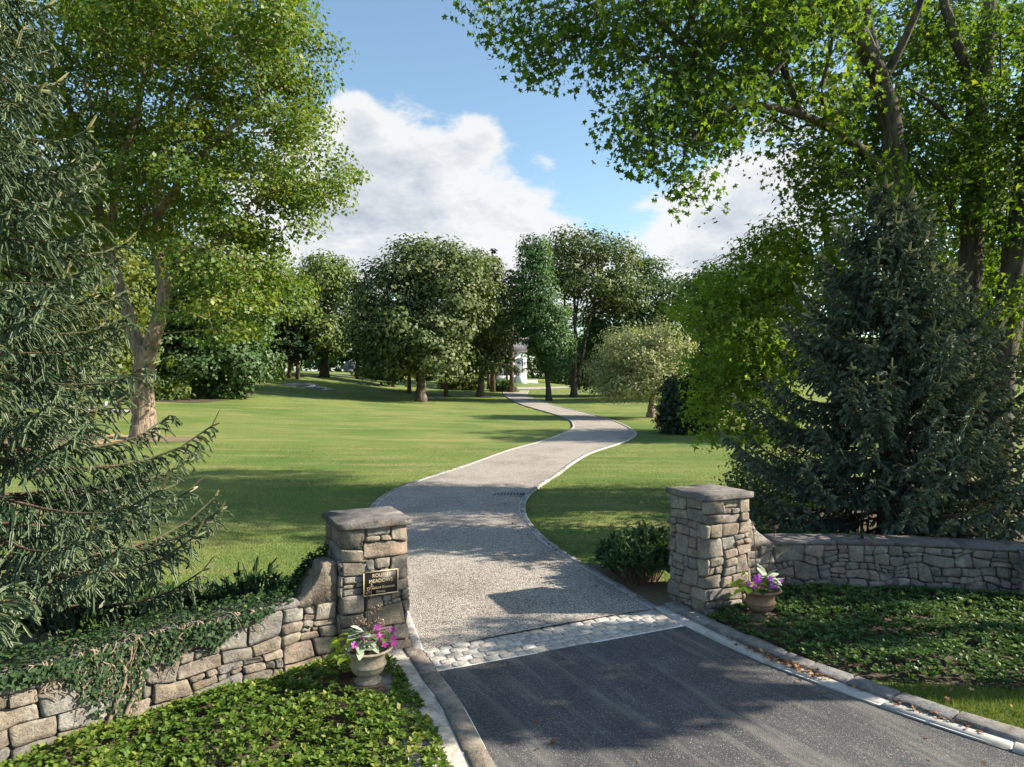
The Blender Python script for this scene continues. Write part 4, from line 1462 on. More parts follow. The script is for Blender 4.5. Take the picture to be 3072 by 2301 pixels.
far_tree('crabapple_tree', 'pale olive crabapple with fine twigs and a short thick trunk', 1955, 1252,
         [(1900, 1050, 0, 110, 70, 3.5), (1990, 1040, 0, 85, 80, 3.2), (1840, 1120, 0, 80, 60, 2.8), (1960, 1130, -1, 100, 60, 3), (1880, 1160, -1, 90, 40, 2.6)],
         260, 0.9, 60, 0.34, M['lf_pale'], M['bark_maple'], 311, r0=0.42, top=(1945, 1080), shape=KITE, rtip=0.03)
far_tree('maple_tree', 'deep green tree peeking over behind the right hand foliage', 2150, 1180,
         [(2130, 860, 0, 100, 60, 6), (2200, 920, 0, 130, 90, 6), (2080, 960, 0, 90, 90, 5), (2280, 900, 1, 110, 110, 6), (2180, 1050, -2, 160, 80, 6)],
         170, 2.0, 55, 0.75, M['lf_dark'], M['bark_dark'], 312, Y=92, r0=0.5)
far_tree('maple_tree', 'light green trees filling the gap behind the white house', 1600, 1150,
         [(1560, 980, 0, 120, 90, 7), (1700, 1000, 0, 120, 100, 7), (1660, 1090, -2, 90, 50, 5), (1460, 1020, 0, 90, 80, 5)],
         150, 2.6, 50, 1.0, M['lf_light'], M['bark_dark'], 313, Y=185, r0=0.5)
far_tree('maple_tree', 'light leaved tree behind the sweetgum trunks near the hedge', 2800, 1300,
         [(2900, 900, 0, 300, 220, 5), (2650, 1000, 0, 250, 250, 5), (3050, 1150, 0, 200, 220, 5), (2800, 1250, -1, 300, 130, 4), (2500, 950, 1, 200, 200, 5), (2850, 650, 1, 260, 200, 5), (3000, 950, -2, 160, 200, 4)],
         330, 1.3, 55, 0.5, M['lf_light'], M['bark_dark'], 314, Y=42, r0=0.4)
far_tree('maple_tree', 'dark maple closing the far side behind the near spruce', 20, 1225,
         [(20, 900, 0, 260, 230, 6), (-150, 700, 0, 250, 300, 6), (30, 1120, -2, 260, 80, 5)],
         150, 1.8, 55, 0.65, M['lf_dark'], M['bark_dark'], 315, Y=70, r0=0.5)


def conifer(name, label, base, H, R, z0, seed, lm, bm, whorls, nb, per, size, r0, group=None, droop=0.25):
    """a conifer far off: tiers of drooping sprays round a straight stem"""
    rg = np.random.default_rng(seed)
    base = np.asarray(base, float)
    t = thing(name, label, 'tree', tuple(base), group=group)
    mb = MB()
    mb.tube(np.array([[0, 0, -0.3], [0, 0, H * .3], [0.1, 0, H * .7], [0.1, 0, H]]), [r0 * 1.3, r0 * .8, r0 * .4, 0.03], 9)
    P, N, S = [], [], []
    for w in range(whorls):
        f = w / (whorls - 1)
        z = z0 + (H - z0) * f
        Rw = R * (1 - f) ** 0.75 * rg.uniform(.75, 1.1) + 0.25
        for j in range(nb):
            a = rg.uniform(0, 6.283)
            L = Rw * rg.uniform(.6, 1.1)
            end = np.array([math.cos(a) * L, math.sin(a) * L, z - droop * L + rg.normal(0, .2)])
            st = np.array([0, 0, z])
            mb.tube([st, (st + end) / 2 + [0, 0, .08 * L], end], [.06, .04, .015], 4, cap=False)
            n = max(3, int(per * L / R))
            s = rg.random(n) ** 0.7
            p = st + (end - st) * s[:, None] + np.c_[rg.normal(0, .11 * L, (n, 2)), rg.normal(-.05, .12, n)]
            P.append(p); N.append(np.array([math.cos(a) * .3, math.sin(a) * .3, 1.0]) + rg.normal(0, .4, (n, 3)))
            S.append(np.tile([math.cos(a) * 1.2, math.sin(a) * 1.2, -.5], (n, 1)))
    P, N, S = np.concatenate(P), np.concatenate(N), np.concatenate(S)
    V, F, tt = blade_cloud(P, N, size * rg.uniform(.6, 1.3, len(P)), KITE, rg, S, np.clip(rg.normal(.5, .22, len(P)), 0, 1))
    mb.build('trunk', bm, t, True)
    obj_np('crown', V, F, lm, t, False, tt)
    return t


M['lf_pine'] = mat_leaf('pine_needles', [(0, (0.016, 0.036, 0.016)), (0.5, (0.026, 0.054, 0.024)), (1, (0.05, 0.08, 0.035))], 0.12, (1.2, 1.2, .6), 0.02, 0.5)


def gpt(u, Y):
    x = (u - 1536) / FOC * Y
    return np.array([x, Y, H1(x, Y)])


for (u, Y, H, R, z0, lab, sd_) in [(1478, 118, 24.5, 5.0, 5, 'tallest dark pine between the two oak groups', 401), (1535, 124, 22, 3.6, 10, 'dark pine leaning into the gap above the drive', 402), (1395, 126, 24, 4.5, 6, 'dark pine hidden behind the broad oak', 403),
                                     (1180, 112, 13, 3.6, 3.5, 'short pine with reddish trunk left of the broad oak', 404), (1228, 104, 11, 3.2, 3, 'short pine with low boughs under the broad oak', 405), (1338, 101, 14, 3.4, 5, 'slim pine between the two oaks', 406),
                                     (848, 104, 14, 3.2, 4, 'slim pine at the edge of the hilltop shade', 407), (868, 107, 13, 3.0, 4, 'second slim pine at the edge of the hilltop shade', 408), (893, 106, 12, 3.0, 4, 'third slim pine at the edge of the hilltop shade', 409),
                                     (1466, 132, 16, 2.2, 7, 'thin pine left of the white house', 410), (1488, 131, 17, 2.2, 7, 'thin pine close before the white house', 411), (1521, 138, 12, 1.6, 4, 'slim young pine in front of the white house wall', 412),
                                     (1072, 118, 16, 3.6, 4, 'pine behind the dark trunked maple', 413)]:
    conifer('pine_tree', lab, gpt(u, Y), H, R, z0, sd_, M['lf_pine'], M['bark_spruce'], 15, 8, 34, 0.75, 0.28 if H < 18 else 0.4, group='pines among the oaks')

# far wood that closes the view
def far_wood():
    rg = np.random.default_rng(77)
    P, N, S = [], [], []
    for i_ in range(130):
        a = math.radians(rg.uniform(-44, 44))
        r = rg.uniform(190, 240)
        x, y = r * math.sin(a), r * math.cos(a)
        z = H1(x, y)
        h = rg.uniform(9, 17)
        n = 100
        d = unit(rg.standard_normal((n, 3)))
        p = np.array([x, y, z + h * .52]) + d * np.array([7, 7, h * .55]) * (rg.random((n, 1)) ** .4)
        P.append(p); N.append(d + [0, 0, .7] + rg.normal(0, .4, (n, 3))); S.append(np.clip(rg.normal(rg.uniform(.2, .8), .15, n), 0, 1))
    P, N, S = np.concatenate(P), np.concatenate(N), np.concatenate(S)
    V, F, tt = blade_cloud(P, N, rg.uniform(1.8, 3.2, len(P)), SPRAY, rg, (0, 0, -.5), S)
    o = obj_np('far_forest', V, F, M['lf_dark'], None, False, tt)
    tag(o, 'far wood closing the view behind the lawn and house', 'forest', kind='stuff')
far_wood()
roadside(13.2, 8.35, 8.6, 1.8, 1.15, 5.8, 501, 'small maple out of view whose shade dapples the asphalt', 34, 0.40, 85)
roadside(15.4, 10.0, 10.5, 2.6, 0.75, 6.0, 502, 'maple out of view whose shade falls on the plaque pillar', 34, 0.44, 75)
roadside(12.4, 12.2, 6.0, 1.9, 0.9, 0.8, 503, 'low maple out of view whose shade falls on the grey wall', 46, 0.42, 60)

# ---------------------------------------------------------------- needle foliage from twig segments
def needles(segs, density, length, width, rg, fwd=0.6, flatten=0.0, tints=None):
    """segs (n, 2, 3): twig pieces. Returns triangles of needles standing round each twig"""
    A, B = segs[:, 0], segs[:, 1]
    L = np.linalg.norm(B - A, axis=1)
    cnt = rg.poisson(np.maximum(L * density, 0.4))
    idx = np.repeat(np.arange(len(segs)), cnt)
    n = len(idx)
    t = rg.random((n, 1))
    ax = unit(B - A)[idx]
    p = A[idx] + (B - A)[idx] * t
    r = rg.standard_normal((n, 3))
    r = unit(r - ax * (r * ax).sum(1, keepdims=True))
    if flatten:
        r[:, 2] *= 1 - flatten
        r = unit(r)
    d = unit(ax * fwd + r * (1.0 - 0.35 * fwd))
    ln = length * rg.uniform(0.7, 1.25, (n, 1))
    w = np.cross(ax, d)
    w = unit(w) * width * 0.5
    V = np.stack([p - w, p + w, p + d * ln], 1).reshape(-1, 3)
    F = np.arange(3 * n).reshape(-1, 3)
    tt = (tints[idx] if tints is not None else 0.5) + rg.normal(0, 0.12, n)
    return V, F, np.clip(tt, 0, 1)


def brushes(segs, width, rg, tints, blades=3, reach=1.25):
    """needled twigs as bundles of tapering blades round each twig piece"""
    A, B = segs[:, 0], segs[:, 1]
    n = len(segs)
    ax = unit(B - A)
    r = rg.standard_normal((n, 3))
    r = unit(r - ax * (r * ax).sum(1, keepdims=True))
    r2 = np.cross(ax, r)
    Vs, tt = [], []
    for k in range(blades):
        a = math.pi * k / blades
        w = (r * math.cos(a) + r2 * math.sin(a)) * (width * rg.uniform(.75, 1.2, (n, 1)))
        c = A + (B - A) * 0.14
        e = A + (B - A) * reach
        g = A + (B - A) * (reach * .82)
        j1, j2 = rg.uniform(.8, 1.1, (n, 1)), rg.uniform(.6, .9, (n, 1))
        Vs.append(np.stack([A - (B - A) * .06, c - w * j1, g - w * j2, e, g + w * j2, c + w * j1], 1))
        tt.append(tints + rg.normal(0, .07, n))
    V = np.concatenate(Vs).reshape(-1, 3)
    return V, np.arange(len(V)).reshape(-1, 6), np.clip(np.concatenate(tt), 0, 1)


def spruce(name, label, base, H, R_of, z_lo, z_hi, nlev, nb, seed, lm, density, nlen, nwid, spacing, droop, pend, r0, az_range=None, group=None, bw=0.02, blen=0.42, upturn=0.28, tipfrac=0.0, twig_r=0.006):
    rg = np.random.default_rng(seed)
    base = np.asarray(base, float)
    t = thing(name, label, 'spruce', tuple(base), group=group)
    mb = MB()
    mb.tube(np.array([[0, 0, -0.3], [0.02, 0, H * .3], [0, 0.03, H * .65], [0, 0, H]]), [r0 * 1.25, r0 * .85, r0 * .45, 0.015], 10, wob=0.04)
    tw = MB()
    segs, tin = [], []
    for lv in range(nlev):
        f = lv / (nlev - 1)
        z = z_lo + (z_hi - z_lo) * f
        for j in range(nb):
            a = (j + rg.uniform(-.35, .35)) * 2 * math.pi / nb + lv * 2.4
            if az_range is not None:
                da = (a - az_range[0] + math.pi) % (2 * math.pi) - math.pi
                if abs(da) > az_range[1]:
                    continue
            zz = z + rg.normal(0, .10)
            L = R_of(zz) * rg.uniform(0.72, 1.12)
            if L < 0.12:
                L = 0.12
            out = np.array([math.cos(a), math.sin(a), 0])
            side = np.array([-math.sin(a), math.cos(a), 0])
            rise = rg.uniform(.0, .18)
            dr = droop * rg.uniform(.75, 1.25)
            bend = rg.normal(0, .12)
            def at(s):
                return np.array([0, 0, zz]) + out * L * s + side * bend * L * s * s + np.array([0, 0, L * (rise * s - dr * s ** 1.4 + upturn * s ** 4)])
            ss = np.linspace(0, 1, 8)
            pts = np.array([at(s) for s in ss])
            rb = 0.007 + 0.008 * L
            mb.tube(pts, np.linspace(rb, 0.004, 8), 5, cap=False)
            # needled leading end of the branch
            for q in range(4, 7):
                segs.append((pts[q], pts[q + 1])); tin.append(.5 + tipfrac * (q == 6))
            s = 0.16 + rg.uniform(0, .05)
            k = 0
            while s < 1.0:
                p = at(s)
                tg = unit(at(min(1, s + .03)) - at(s - .03))
                for sg in (-1, 1):
                    bl = (blen * (0.55 + 0.75 * (1 - s)) * min(1.0, 0.45 + L / 2.5)) * rg.uniform(.6, 1.2)
                    ang = rg.uniform(.45, .95)
                    d0 = unit(tg * (1 - ang * .45) + side * sg * ang + np.array([0, 0, rg.uniform(-.1, .15)]))
                    q0 = p
                    prev_d = d0
                    npt = 3
                    for q in range(npt):
                        dn = unit(prev_d + np.array([0, 0, -pend * rg.uniform(.5, 1.3)]))
                        q1 = q0 + dn * bl / npt
                        segs.append((q0, q1)); tin.append(.42 + .30 * s * (q == npt - 1) + rg.normal(0, .06))
                        if rg.random() < .75:
                            sd_ = unit(np.cross(dn, rg.standard_normal(3)))
                            e = q0 + unit(dn * .8 + sd_ * .6 + np.array([0, 0, -pend * .3])) * bl * rg.uniform(.22, .42)
                            segs.append((q0 + (q1 - q0) * .5, e)); tin.append(.40 + .35 * s + rg.normal(0, .06))
                        if k % 4 == 0 and q < 1:
                            tw.tube([q0, q1], [twig_r, twig_r * .7], 3, cap=False)
                        q0, prev_d = q1, dn
                s += spacing / L * rg.uniform(.75, 1.3)
                k += 1
            # upright new shoot at some tips
            if rg.random() < .55:
                e = pts[-1] + unit(out * .5 + np.array([0, 0, rg.uniform(.4, 1.2)])) * rg.uniform(.12, .28)
                segs.append((pts[-1], e)); tin.append(.85 + tipfrac)
                for sg in (-1, 1):
                    segs.append((pts[-1], pts[-1] + unit(out * .7 + side * sg * .8 + np.array([0, 0, .35])) * rg.uniform(.10, .2))); tin.append(.8 + tipfrac)
                tw.tube([pts[-1], e], [twig_r, twig_r * .5], 3, cap=False)
    # leader
    segs.append((np.array([0, 0, H - .5]), np.array([0, 0, H + .25]))); tin.append(.8)
    V, F, tt = needles(np.array(segs), density, nlen, nwid, rg, 0.62, tints=np.array(tin))
    V2, F2, t2 = brushes(np.array(segs), bw, rg, np.array(tin), 2, 1.1)
    mb.build('trunk', M['bark_spruce'], t, True)
    if tw.n:
        tw.build('twigs', M['twig'], t)
    obj_np('needles', np.concatenate([V, V2]), [F, F2 + len(V)], lm, t, False, np.concatenate([tt, t2]))
    return t


M['lf_spruce_l'] = mat_leaf('spruce_needles_olive', [(0, (0.036, 0.066, 0.036)), (0.45, (0.072, 0.112, 0.060)), (0.75, (0.125, 0.165, 0.085)), (1, (0.25, 0.25, 0.12))], 0.15, (1.2, 1.2, .6), 0.025, 0.5)
M['lf_spruce_r'] = mat_leaf('spruce_needles_blue', [(0, (0.024, 0.046, 0.032)), (0.45, (0.050, 0.080, 0.055)), (0.75, (0.105, 0.135, 0.088)), (1, (0.26, 0.27, 0.17))], 0.12, (1.2, 1.2, .7), 0.025, 0.5)
M['lf_juniper'] = mat_leaf('juniper_scales', [(0, (0.024, 0.060, 0.024)), (0.5, (0.045, 0.095, 0.034)), (1, (0.085, 0.14, 0.045))], 0.15, (1.2, 1.2, .6), 0.025, 0.5)

sx, sy = -7.35, 9.3
spruce('spruce_tree', 'near spruce with hanging olive boughs that overhang the ivy wall', (sx, sy, H1(sx, sy)), 13.0,
       lambda z: float(np.interp(z, [0, 1, 1.9, 2.6, 3.2, 4, 6, 7.3, 9, 11], [2.8, 3.2, 3.4, 2.75, 2.15, 2.0, 1.65, 1.25, 0.8, 0.5])), 0.75, 10.0, 25, 7, 601, M['lf_spruce_l'], 48, 0.036, 0.008, 0.082, 0.22, 0.55, 0.17, (math.radians(-15), math.radians(105)), blen=0.60, tipfrac=.1, bw=0.0185)
sx, sy = 8.7, 15.9
spruce('spruce_tree', 'broad dark blue green spruce rising behind the grey wall', (sx, sy, H1(sx, sy)), 8.2,
       lambda z: 0.18 + 3.75 * max(0, (8.2 - z) / 8.2) ** 0.80, 0.25, 7.9, 30, 10, 602, M['lf_spruce_r'], 16, 0.055, 0.012, 0.12, 0.22, 0.48, 0.17, (math.radians(-100), math.radians(118)), blen=0.54, tipfrac=.15, upturn=0.36, bw=0.028)


def juniper(label, base, lobes_xy, h, seed, n0, density=150, nlen=0.035, name='juniper_shrub', group=None, spread=0.6):
    """low shrub of feathery sprays: shoots fan out of a few stems"""
    n = int(n0 * 1.45)
    rg = np.random.default_rng(seed)
    base = np.asarray(base, float)
    t = thing(name, label, 'shrub', tuple(base), group=group)
    mb = MB()
    segs, tin = [], []
    for (x, y, r, hh) in lobes_xy:
        c0 = np.array([x, y, 0.0])
        for i_ in range(n):
            a = rg.uniform(0, 6.283); q = math.sqrt(rg.random())
            tip = c0 + np.array([math.cos(a) * r * q, math.sin(a) * r * q, h * hh * (1.05 - .55 * q * q) * rg.uniform(.75, 1.1)])
            st = c0 + np.array([math.cos(a) * r * q * .35, math.sin(a) * r * q * .35, 0.03])
            mid = st + (tip - st) * .55 + np.array([0, 0, .1 * h])
            if i_ % 3 == 0:
                mb.tube([st, mid, tip], [.010, .007, .003], 3, cap=False)
            d = unit(tip - mid)
            tt_ = rg.uniform(.2, .8)
            segs.append((mid, tip)); tin.append(tt_)
            for k_ in range(6):
                f = rg.uniform(.2, 1)
                p = mid + (tip - mid) * f
                s_ = unit(d * .7 + rg.standard_normal(3) * .55 + np.array([0, 0, .15]))
                segs.append((p, p + s_ * rg.uniform(.06, .17))); tin.append(tt_ + .1)
    V, F, tt = needles(np.array(segs), density * .35, nlen, 0.010, rg, 0.9, tints=np.array(tin))
    V2, F2, t2 = brushes(np.array(segs), 0.022, rg, np.array(tin), 2)
    tag(mb.build('stems', M['bark_spruce'], t), kind='stuff')
    obj_np('foliage', np.concatenate([V, V2]), [F, F2 + len(V)], M['lf_juniper'], t, False, np.concatenate([tt, t2]))
    return t


g0 = G(1925, 1795)
juniper('feathery green juniper filling the corner beside the sunlit pillar', (2.05 + .25, 12.75, H1(2.3, 12.75)), [(0, 0, .62, 1), (.35, .55, .55, 1.05), (-.15, .7, .5, .8), (.3, .15, .5, 1.1)], 0.85, 611, 85, group='junipers behind the walls')
juniper('low spreading juniper behind the swept stone of the grey wall', (5.0, 13.9, H1(5, 13.9)), [(0, 0, .8, 1), (.9, .1, .7, .8), (-.7, .2, .6, .8), (1.6, .2, .7, .7)], 0.75, 612, 70, group='junipers behind the walls')
juniper('round juniper mound behind the ivy wall nearest the pillar', (-4.0, 10.7, H1(-4, 10.7)), [(0, 0, .75, 1), (.8, .35, .6, .8), (1.3, .6, .5, .6)], 0.8, 613, 85, group='junipers behind the walls')
juniper('dark juniper mound behind the ivy wall under the spruce tips', (-5.6, 9.9, H1(-5.6, 9.9)), [(0, 0, .85, 1), (.7, .5, .7, .8), (-.8, .3, .8, .9)], 0.8, 614, 80, group='junipers behind the walls')


def leafy_shrub(name, label, base, lobes, n, per, clump_r, size, lm, seed, shape=KITE, group=None, cat='shrub'):
    b = np.asarray(base, float)
    c = np.mean([l[0] for l in lobes], 0)
    return tree(name, label, b, [(np.array([b, b + (c - b) * .4, c]), 0.08, 0.03)], lobes, n, clump_r, per, size, shape, lm, M['bark_dark'], seed, cat=cat, group=group, rtip=0.008, k=4, trunk_k=6, mind=.7, shell=.45, flat=.9, rnd=.8)


def lb3(c, r):
    return (np.asarray(c, float), np.asarray(r, float))


hb = np.array([7.0, 18.6, H1(7.0, 18.6)])
leafy_shrub('boxwood_hedge', 'dark clipped boxwood mass at the foot of the spruce facing the lawn', hb, [lb3(hb + [0, 0, .9], (1.2, 1.3, 1.0)), lb3(hb + [-.5, -1.0, .7], (.9, .9, .75)), lb3(hb + [1.2, .3, 1.1], (1.2, 1.3, 1.1)), lb3(hb + [.2, -1.9, .6], (.9, .8, .6))], 190, 45, .36, .10, M['lf_dark'], 621, cat='hedge')
eb = G(2045, 1300)
leafy_shrub('evergreen_shrub', 'tall dark evergreen shrub with a reddish patch beside the lawn', eb, [lobe(2035, 1210, eb[1], 55, 85, 1.4), lobe(2090, 1190, eb[1], 55, 90, 1.4), lobe(2060, 1260, eb[1], 80, 45, 1.5)], 150, 45, .55, .28, M['lf_pine'], 622, SPRAY)
M['lf_red'] = mat_leaf('reddish_leaf', [(0, (.16, .05, .03)), (.5, (.26, .07, .05)), (1, (.34, .12, .07))], .3, (1.3, 1, .8), .05, .5)
rb = G(1998, 1292)
leafy_shrub('red_leaved_shrub', 'small red leaved shrub against the dark evergreen', rb, [lobe(1996, 1225, rb[1] - .8, 12, 16, .35), lobe(1990, 1262, rb[1] - .8, 16, 26, .4)], 22, 30, .28, .20, M['lf_red'], 623, SPRAY)
for i_, (u, Y, s_, lab, mt) in enumerate([(1395, 118, 1.0, 'bright green shrub under the narrower oak', 'lf_light'), (1350, 116, .9, 'sunlit shrub between the oaks', 'lf_yellow'), (1500, 126, 1.0, 'dark spreading yew at the bend of the drive', 'lf_dark'),
                                           (1090, 128, .9, 'rounded shrub in front of the grey cottage', 'lf_light'), (1130, 122, .9, 'low shrub beside the reddish pine trunk', 'lf_dark'), (1760, 150, 1.6, 'light bushes beyond the white house', 'lf_light'), (1680, 150, 1.3, 'dark bushes right of the white house', 'lf_dark'),
                                           (640, 72, 1.1, 'low shaded shrub at the skirt of the beech', 'lf_dark'), (480, 68, 1.0, 'low lit shrub by the maple trunk', 'lf_light')]):
    b = gpt(u, Y)
    leafy_shrub('garden_shrub', lab, b, [lb3(b + [0, 0, 1.0 * s_], (1.9 * s_, 1.5 * s_, 1.1 * s_)), lb3(b + [1.5 * s_, .3, .8 * s_], (1.4 * s_, 1.2 * s_, .9 * s_))], 45, 32, .75 * s_, .5, M[mt], 630 + i_, SPRAY, group='shrubs round the lawn')

# ---------------------------------------------------------------- ground cover, ivy, grass
def scatter_poly(poly, density, rg):
    poly = np.asarray(poly, float)
    lo, hi = poly.min(0), poly.max(0)
    n = int((hi[0] - lo[0]) * (hi[1] - lo[1]) * density)
    p = lo + rg.random((n, 2)) * (hi - lo)
    return p[in_poly(p[:, 0], p[:, 1], poly)]


def blob_noise(x, y, s, seed):
    r = np.random.default_rng(seed)
    o = np.zeros_like(x)
    for i_ in range(5):
        a = r.uniform(0, 6.28); f = s * r.uniform(.6, 1.8)
        o += np.sin((x * math.cos(a) + y * math.sin(a)) * f + r.uniform(0, 6.28))
    return o / 5


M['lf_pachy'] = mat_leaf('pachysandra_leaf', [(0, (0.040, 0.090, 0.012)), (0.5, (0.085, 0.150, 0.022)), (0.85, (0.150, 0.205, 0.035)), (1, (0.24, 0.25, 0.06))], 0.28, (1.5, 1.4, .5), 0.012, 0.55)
M['lf_pachy_shade'] = mat_leaf('pachysandra_leaf_shaded', [(0, (0.026, 0.068, 0.018)), (0.5, (0.055, 0.115, 0.030)), (1, (0.12, 0.18, 0.055))], 0.24, (1.5, 1.4, .5), 0.022, 0.45)  # darker copy of the same leaf, shade put into its colour


def pachysandra(label, poly, density, mat, seed, hmax=0.18, soil=True, edge_soft=0.35):
    rg = np.random.default_rng(seed)
    poly = np.asarray(poly, float)
    p = scatter_poly(poly, density, rg)
    for (ex, ey, er) in ((-1.775, 8.42, .34), (3.99, 10.98, .30), (3.92, 10.7, .28), (-1.72, 8.2, .22)):
        p = p[np.hypot(p[:, 0] - ex, p[:, 1] - ey) > er]
    de = dist_poly(p[:, 0], p[:, 1], np.r_[poly, poly[:1]])
    h = hmax * (0.35 + 0.65 * np.clip(de / edge_soft, 0, 1) ** .6) * (1 + .55 * blob_noise(p[:, 0], p[:, 1], 4.2, seed)) * rg.uniform(.72, 1.12, len(p))
    z = height(p[:, 0], p[:, 1]) + h
    c = np.c_[p, z]
    n = len(c)
    nl = 8
    idx = np.repeat(np.arange(n), nl)
    a = (np.tile(np.arange(nl), n) * (2 * math.pi / nl * 1.0) + rg.uniform(0, 6.28, n)[idx] + rg.normal(0, .2, n * nl))
    tier = np.tile(np.array([0, 1] * (nl // 2)), n)
    el = np.where(tier == 0, rg.normal(.15, .22, n * nl), rg.normal(.65, .25, n * nl))
    tilt = rg.normal(0, .22, (n, 2))[idx]
    d = np.c_[np.cos(a) * np.cos(el) + tilt[:, 0], np.sin(a) * np.cos(el) + tilt[:, 1], np.sin(el)]
    d = unit(d)
    sd_ = unit(np.cross(d, np.array([0, 0, 1.0])) + rg.normal(0, .15, d.shape))
    nm = unit(np.cross(sd_, d))
    nm = np.where(nm[:, 2:3] < 0, -nm, nm)
    s = 0.075 * rg.uniform(.55, 1.25, n)[idx] * rg.uniform(.7, 1.2, n * nl)
    V0 = np.array([[0.05, 0, 0], [.62, -.27, .07], [1, 0, -.05], [.62, .27, .07]])
    base = c[idx] - np.c_[np.zeros((n * nl, 2)), tier * 0.015]
    V = base[:, None] + s[:, None, None] * (V0[None, :, 0, None] * d[:, None] + V0[None, :, 1, None] * sd_[:, None] + V0[None, :, 2, None] * nm[:, None])
    F = np.arange(4 * n * nl).reshape(-1, 4)
    tt = np.clip((rg.normal(.5, .17, n) + .3 * blob_noise(p[:, 0], p[:, 1], 2.6, seed + 3))[idx] + rg.normal(0, .10, n * nl) + .12 * tier, 0, 1)
    o = obj_np('ground_cover', V.reshape(-1, 3), [F], mat, None, False, tt)
    tag(o, label, 'ground cover', kind='stuff')
    # earth below
    tri = bmesh.new()
    vs = [tri.verts.new((x, y, H1(x, y) + 0.012)) for x, y in poly]
    f = tri.faces.new(vs)
    bmesh.ops.triangulate(tri, faces=[f])
    me = bpy.data.meshes.new('bed_soil')
    tri.to_mesh(me); tri.free()
    me.materials.append(M['soil'])
    so = link(bpy.data.objects.new('bed_ground', me))
    tag(so, None, None, None, 'structure')
    return o


fl = offset_line(resample(np.concatenate([[(-1.33, 9.78), (-1.15, 9.38)], road_l]), n=20), 0.46)
fl = fl[(fl[:, 1] > 3.8) & (fl[:, 1] < 9.2)]
left_bed = np.concatenate([[(-1.75, 9.4), (-2.3, 9.3)], [tuple(lw_place(s, 0, 0.16)[:2]) for s in np.linspace(.2, lw_L, 14)], fl[::-1]])
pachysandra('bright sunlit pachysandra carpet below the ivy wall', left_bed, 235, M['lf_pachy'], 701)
kf = offset_line(resample(road_r, n=60), -0.50)
kf = kf[(kf[:, 0] > 2.9) & (kf[:, 0] < 4.33)]
right_bed = np.concatenate([[(3.35, 11.12), (3.2, 10.95)], kf, [P3(2716, 2014, 8.6)[:2] + [.05, .05], (5.7, 8.55), (7.0, 8.3), (9.5, 8.2), (11.5, 9.2)],
                            [tuple(rw_place(s, 0, 0.02)[:2]) for s in np.linspace(rw_L * .96, .35, 14)], [(4.1, 11.7)]])
pachysandra('pachysandra carpet with shade put into its darker leaf colour in front of the grey wall', right_bed, 215, M['lf_pachy_shade'], 702, 0.19)

# grass blades: verge by the road and the nearer lawn
def grass(name, label, P, hgt, wid, mat, seed, lean=.35):
    rg = np.random.default_rng(seed)
    n = len(P)
    z = height(P[:, 0], P[:, 1])
    a = rg.uniform(0, 6.283, n)
    h = hgt * rg.uniform(.5, 1.3, n)
    w = np.c_[np.cos(a), np.sin(a), np.zeros(n)] * (wid / 2)
    tip = np.c_[rg.normal(0, lean, n) * h, rg.normal(0, lean, n) * h, h]
    b = np.c_[P, z - 0.005]
    V = np.stack([b - w, b + w, b + tip], 1).reshape(-1, 3)
    cl = blob_noise(P[:, 0], P[:, 1], 1.1, seed) * .25 + blob_noise(P[:, 0], P[:, 1], .35, seed + 1) * .25
    o = obj_np(name, V, [np.arange(3 * n).reshape(-1, 3)], mat, None, False, np.clip(.45 + cl + rg.normal(0, .2, n), 0, 1))
    return tag(o, label, 'grass', kind='stuff')


M['grass'] = mat_leaf('grass_blade', [(0, (0.060, 0.120, 0.018)), (0.5, (0.125, 0.185, 0.036)), (0.8, (0.20, 0.23, 0.065)), (1, (0.34, 0.30, 0.14))], 0.3, (1.4, 1.3, .5), 0.02, 0.5)
rg = np.random.default_rng(720)
kf2 = offset_line(resample(road_r, n=60), -0.50)
kf2 = kf2[(kf2[:, 0] > 4.3) & (kf2[:, 0] < 9)]
verge = np.concatenate([kf2, [(10.5, 6.5), (10, 8.3), (7.0, 8.3), (5.7, 8.55), (4.75, 8.6)]])
grass('verge_grass', 'ragged sunlit grass verge between kerb and ground cover', scatter_poly(verge, 2600, rg), .085, .010, M['grass'], 721)


def lawn_points(y0, y1, density, xr):
    pts = scatter_poly(np.array([(xr[0] * y0, y0), (xr[1] * y0, y0), (xr[1] * y1, y1), (xr[0] * y1, y1)]), density, rg)
    k = ~(in_poly(pts[:, 0], pts[:, 1], drive_poly) | in_poly(pts[:, 0], pts[:, 1], road_poly) | in_poly(pts[:, 0], pts[:, 1], apron_poly) | in_poly(pts[:, 0], pts[:, 1], right_bed) | in_poly(pts[:, 0], pts[:, 1], left_bed))
    pts = pts[k]
    lwp = np.array([lw_place(s, 0, -.2)[:2] for s in np.linspace(0, lw_L, 30)]); rwp = np.array([rw_place(s, 0, -.3)[:2] for s in np.linspace(0, rw_L, 30)])
    k = (dist_poly(pts[:, 0], pts[:, 1], lwp) > .75) & (dist_poly(pts[:, 0], pts[:, 1], rwp) > .85)
    k &= (dist_poly(pts[:, 0], pts[:, 1], L_e) > .16) & (dist_poly(pts[:, 0], pts[:, 1], R_e) > .16)
    k &= ~((np.abs(pts[:, 0] - PL[0]) < .9) & (np.abs(pts[:, 1] - PL[1]) < .9)) & ~((np.abs(pts[:, 0] - PR[0]) < .9) & (np.abs(pts[:, 1] - PR[1]) < .9))
    # gate side beds stay bare
    side = (pts[:, 1] < 11.2) & (pts[:, 0] < 8)
    return pts[k & ~side]


grass('lawn_grass', 'short mown grass blades on the nearer lawn', np.concatenate([lawn_points(10.5, 16, 560, (-.75, .62)), lawn_points(16, 24, 330, (-.62, .5)), lawn_points(24, 36, 100, (-.55, .4))]), .05, .013, M['grass'], 722, .5)

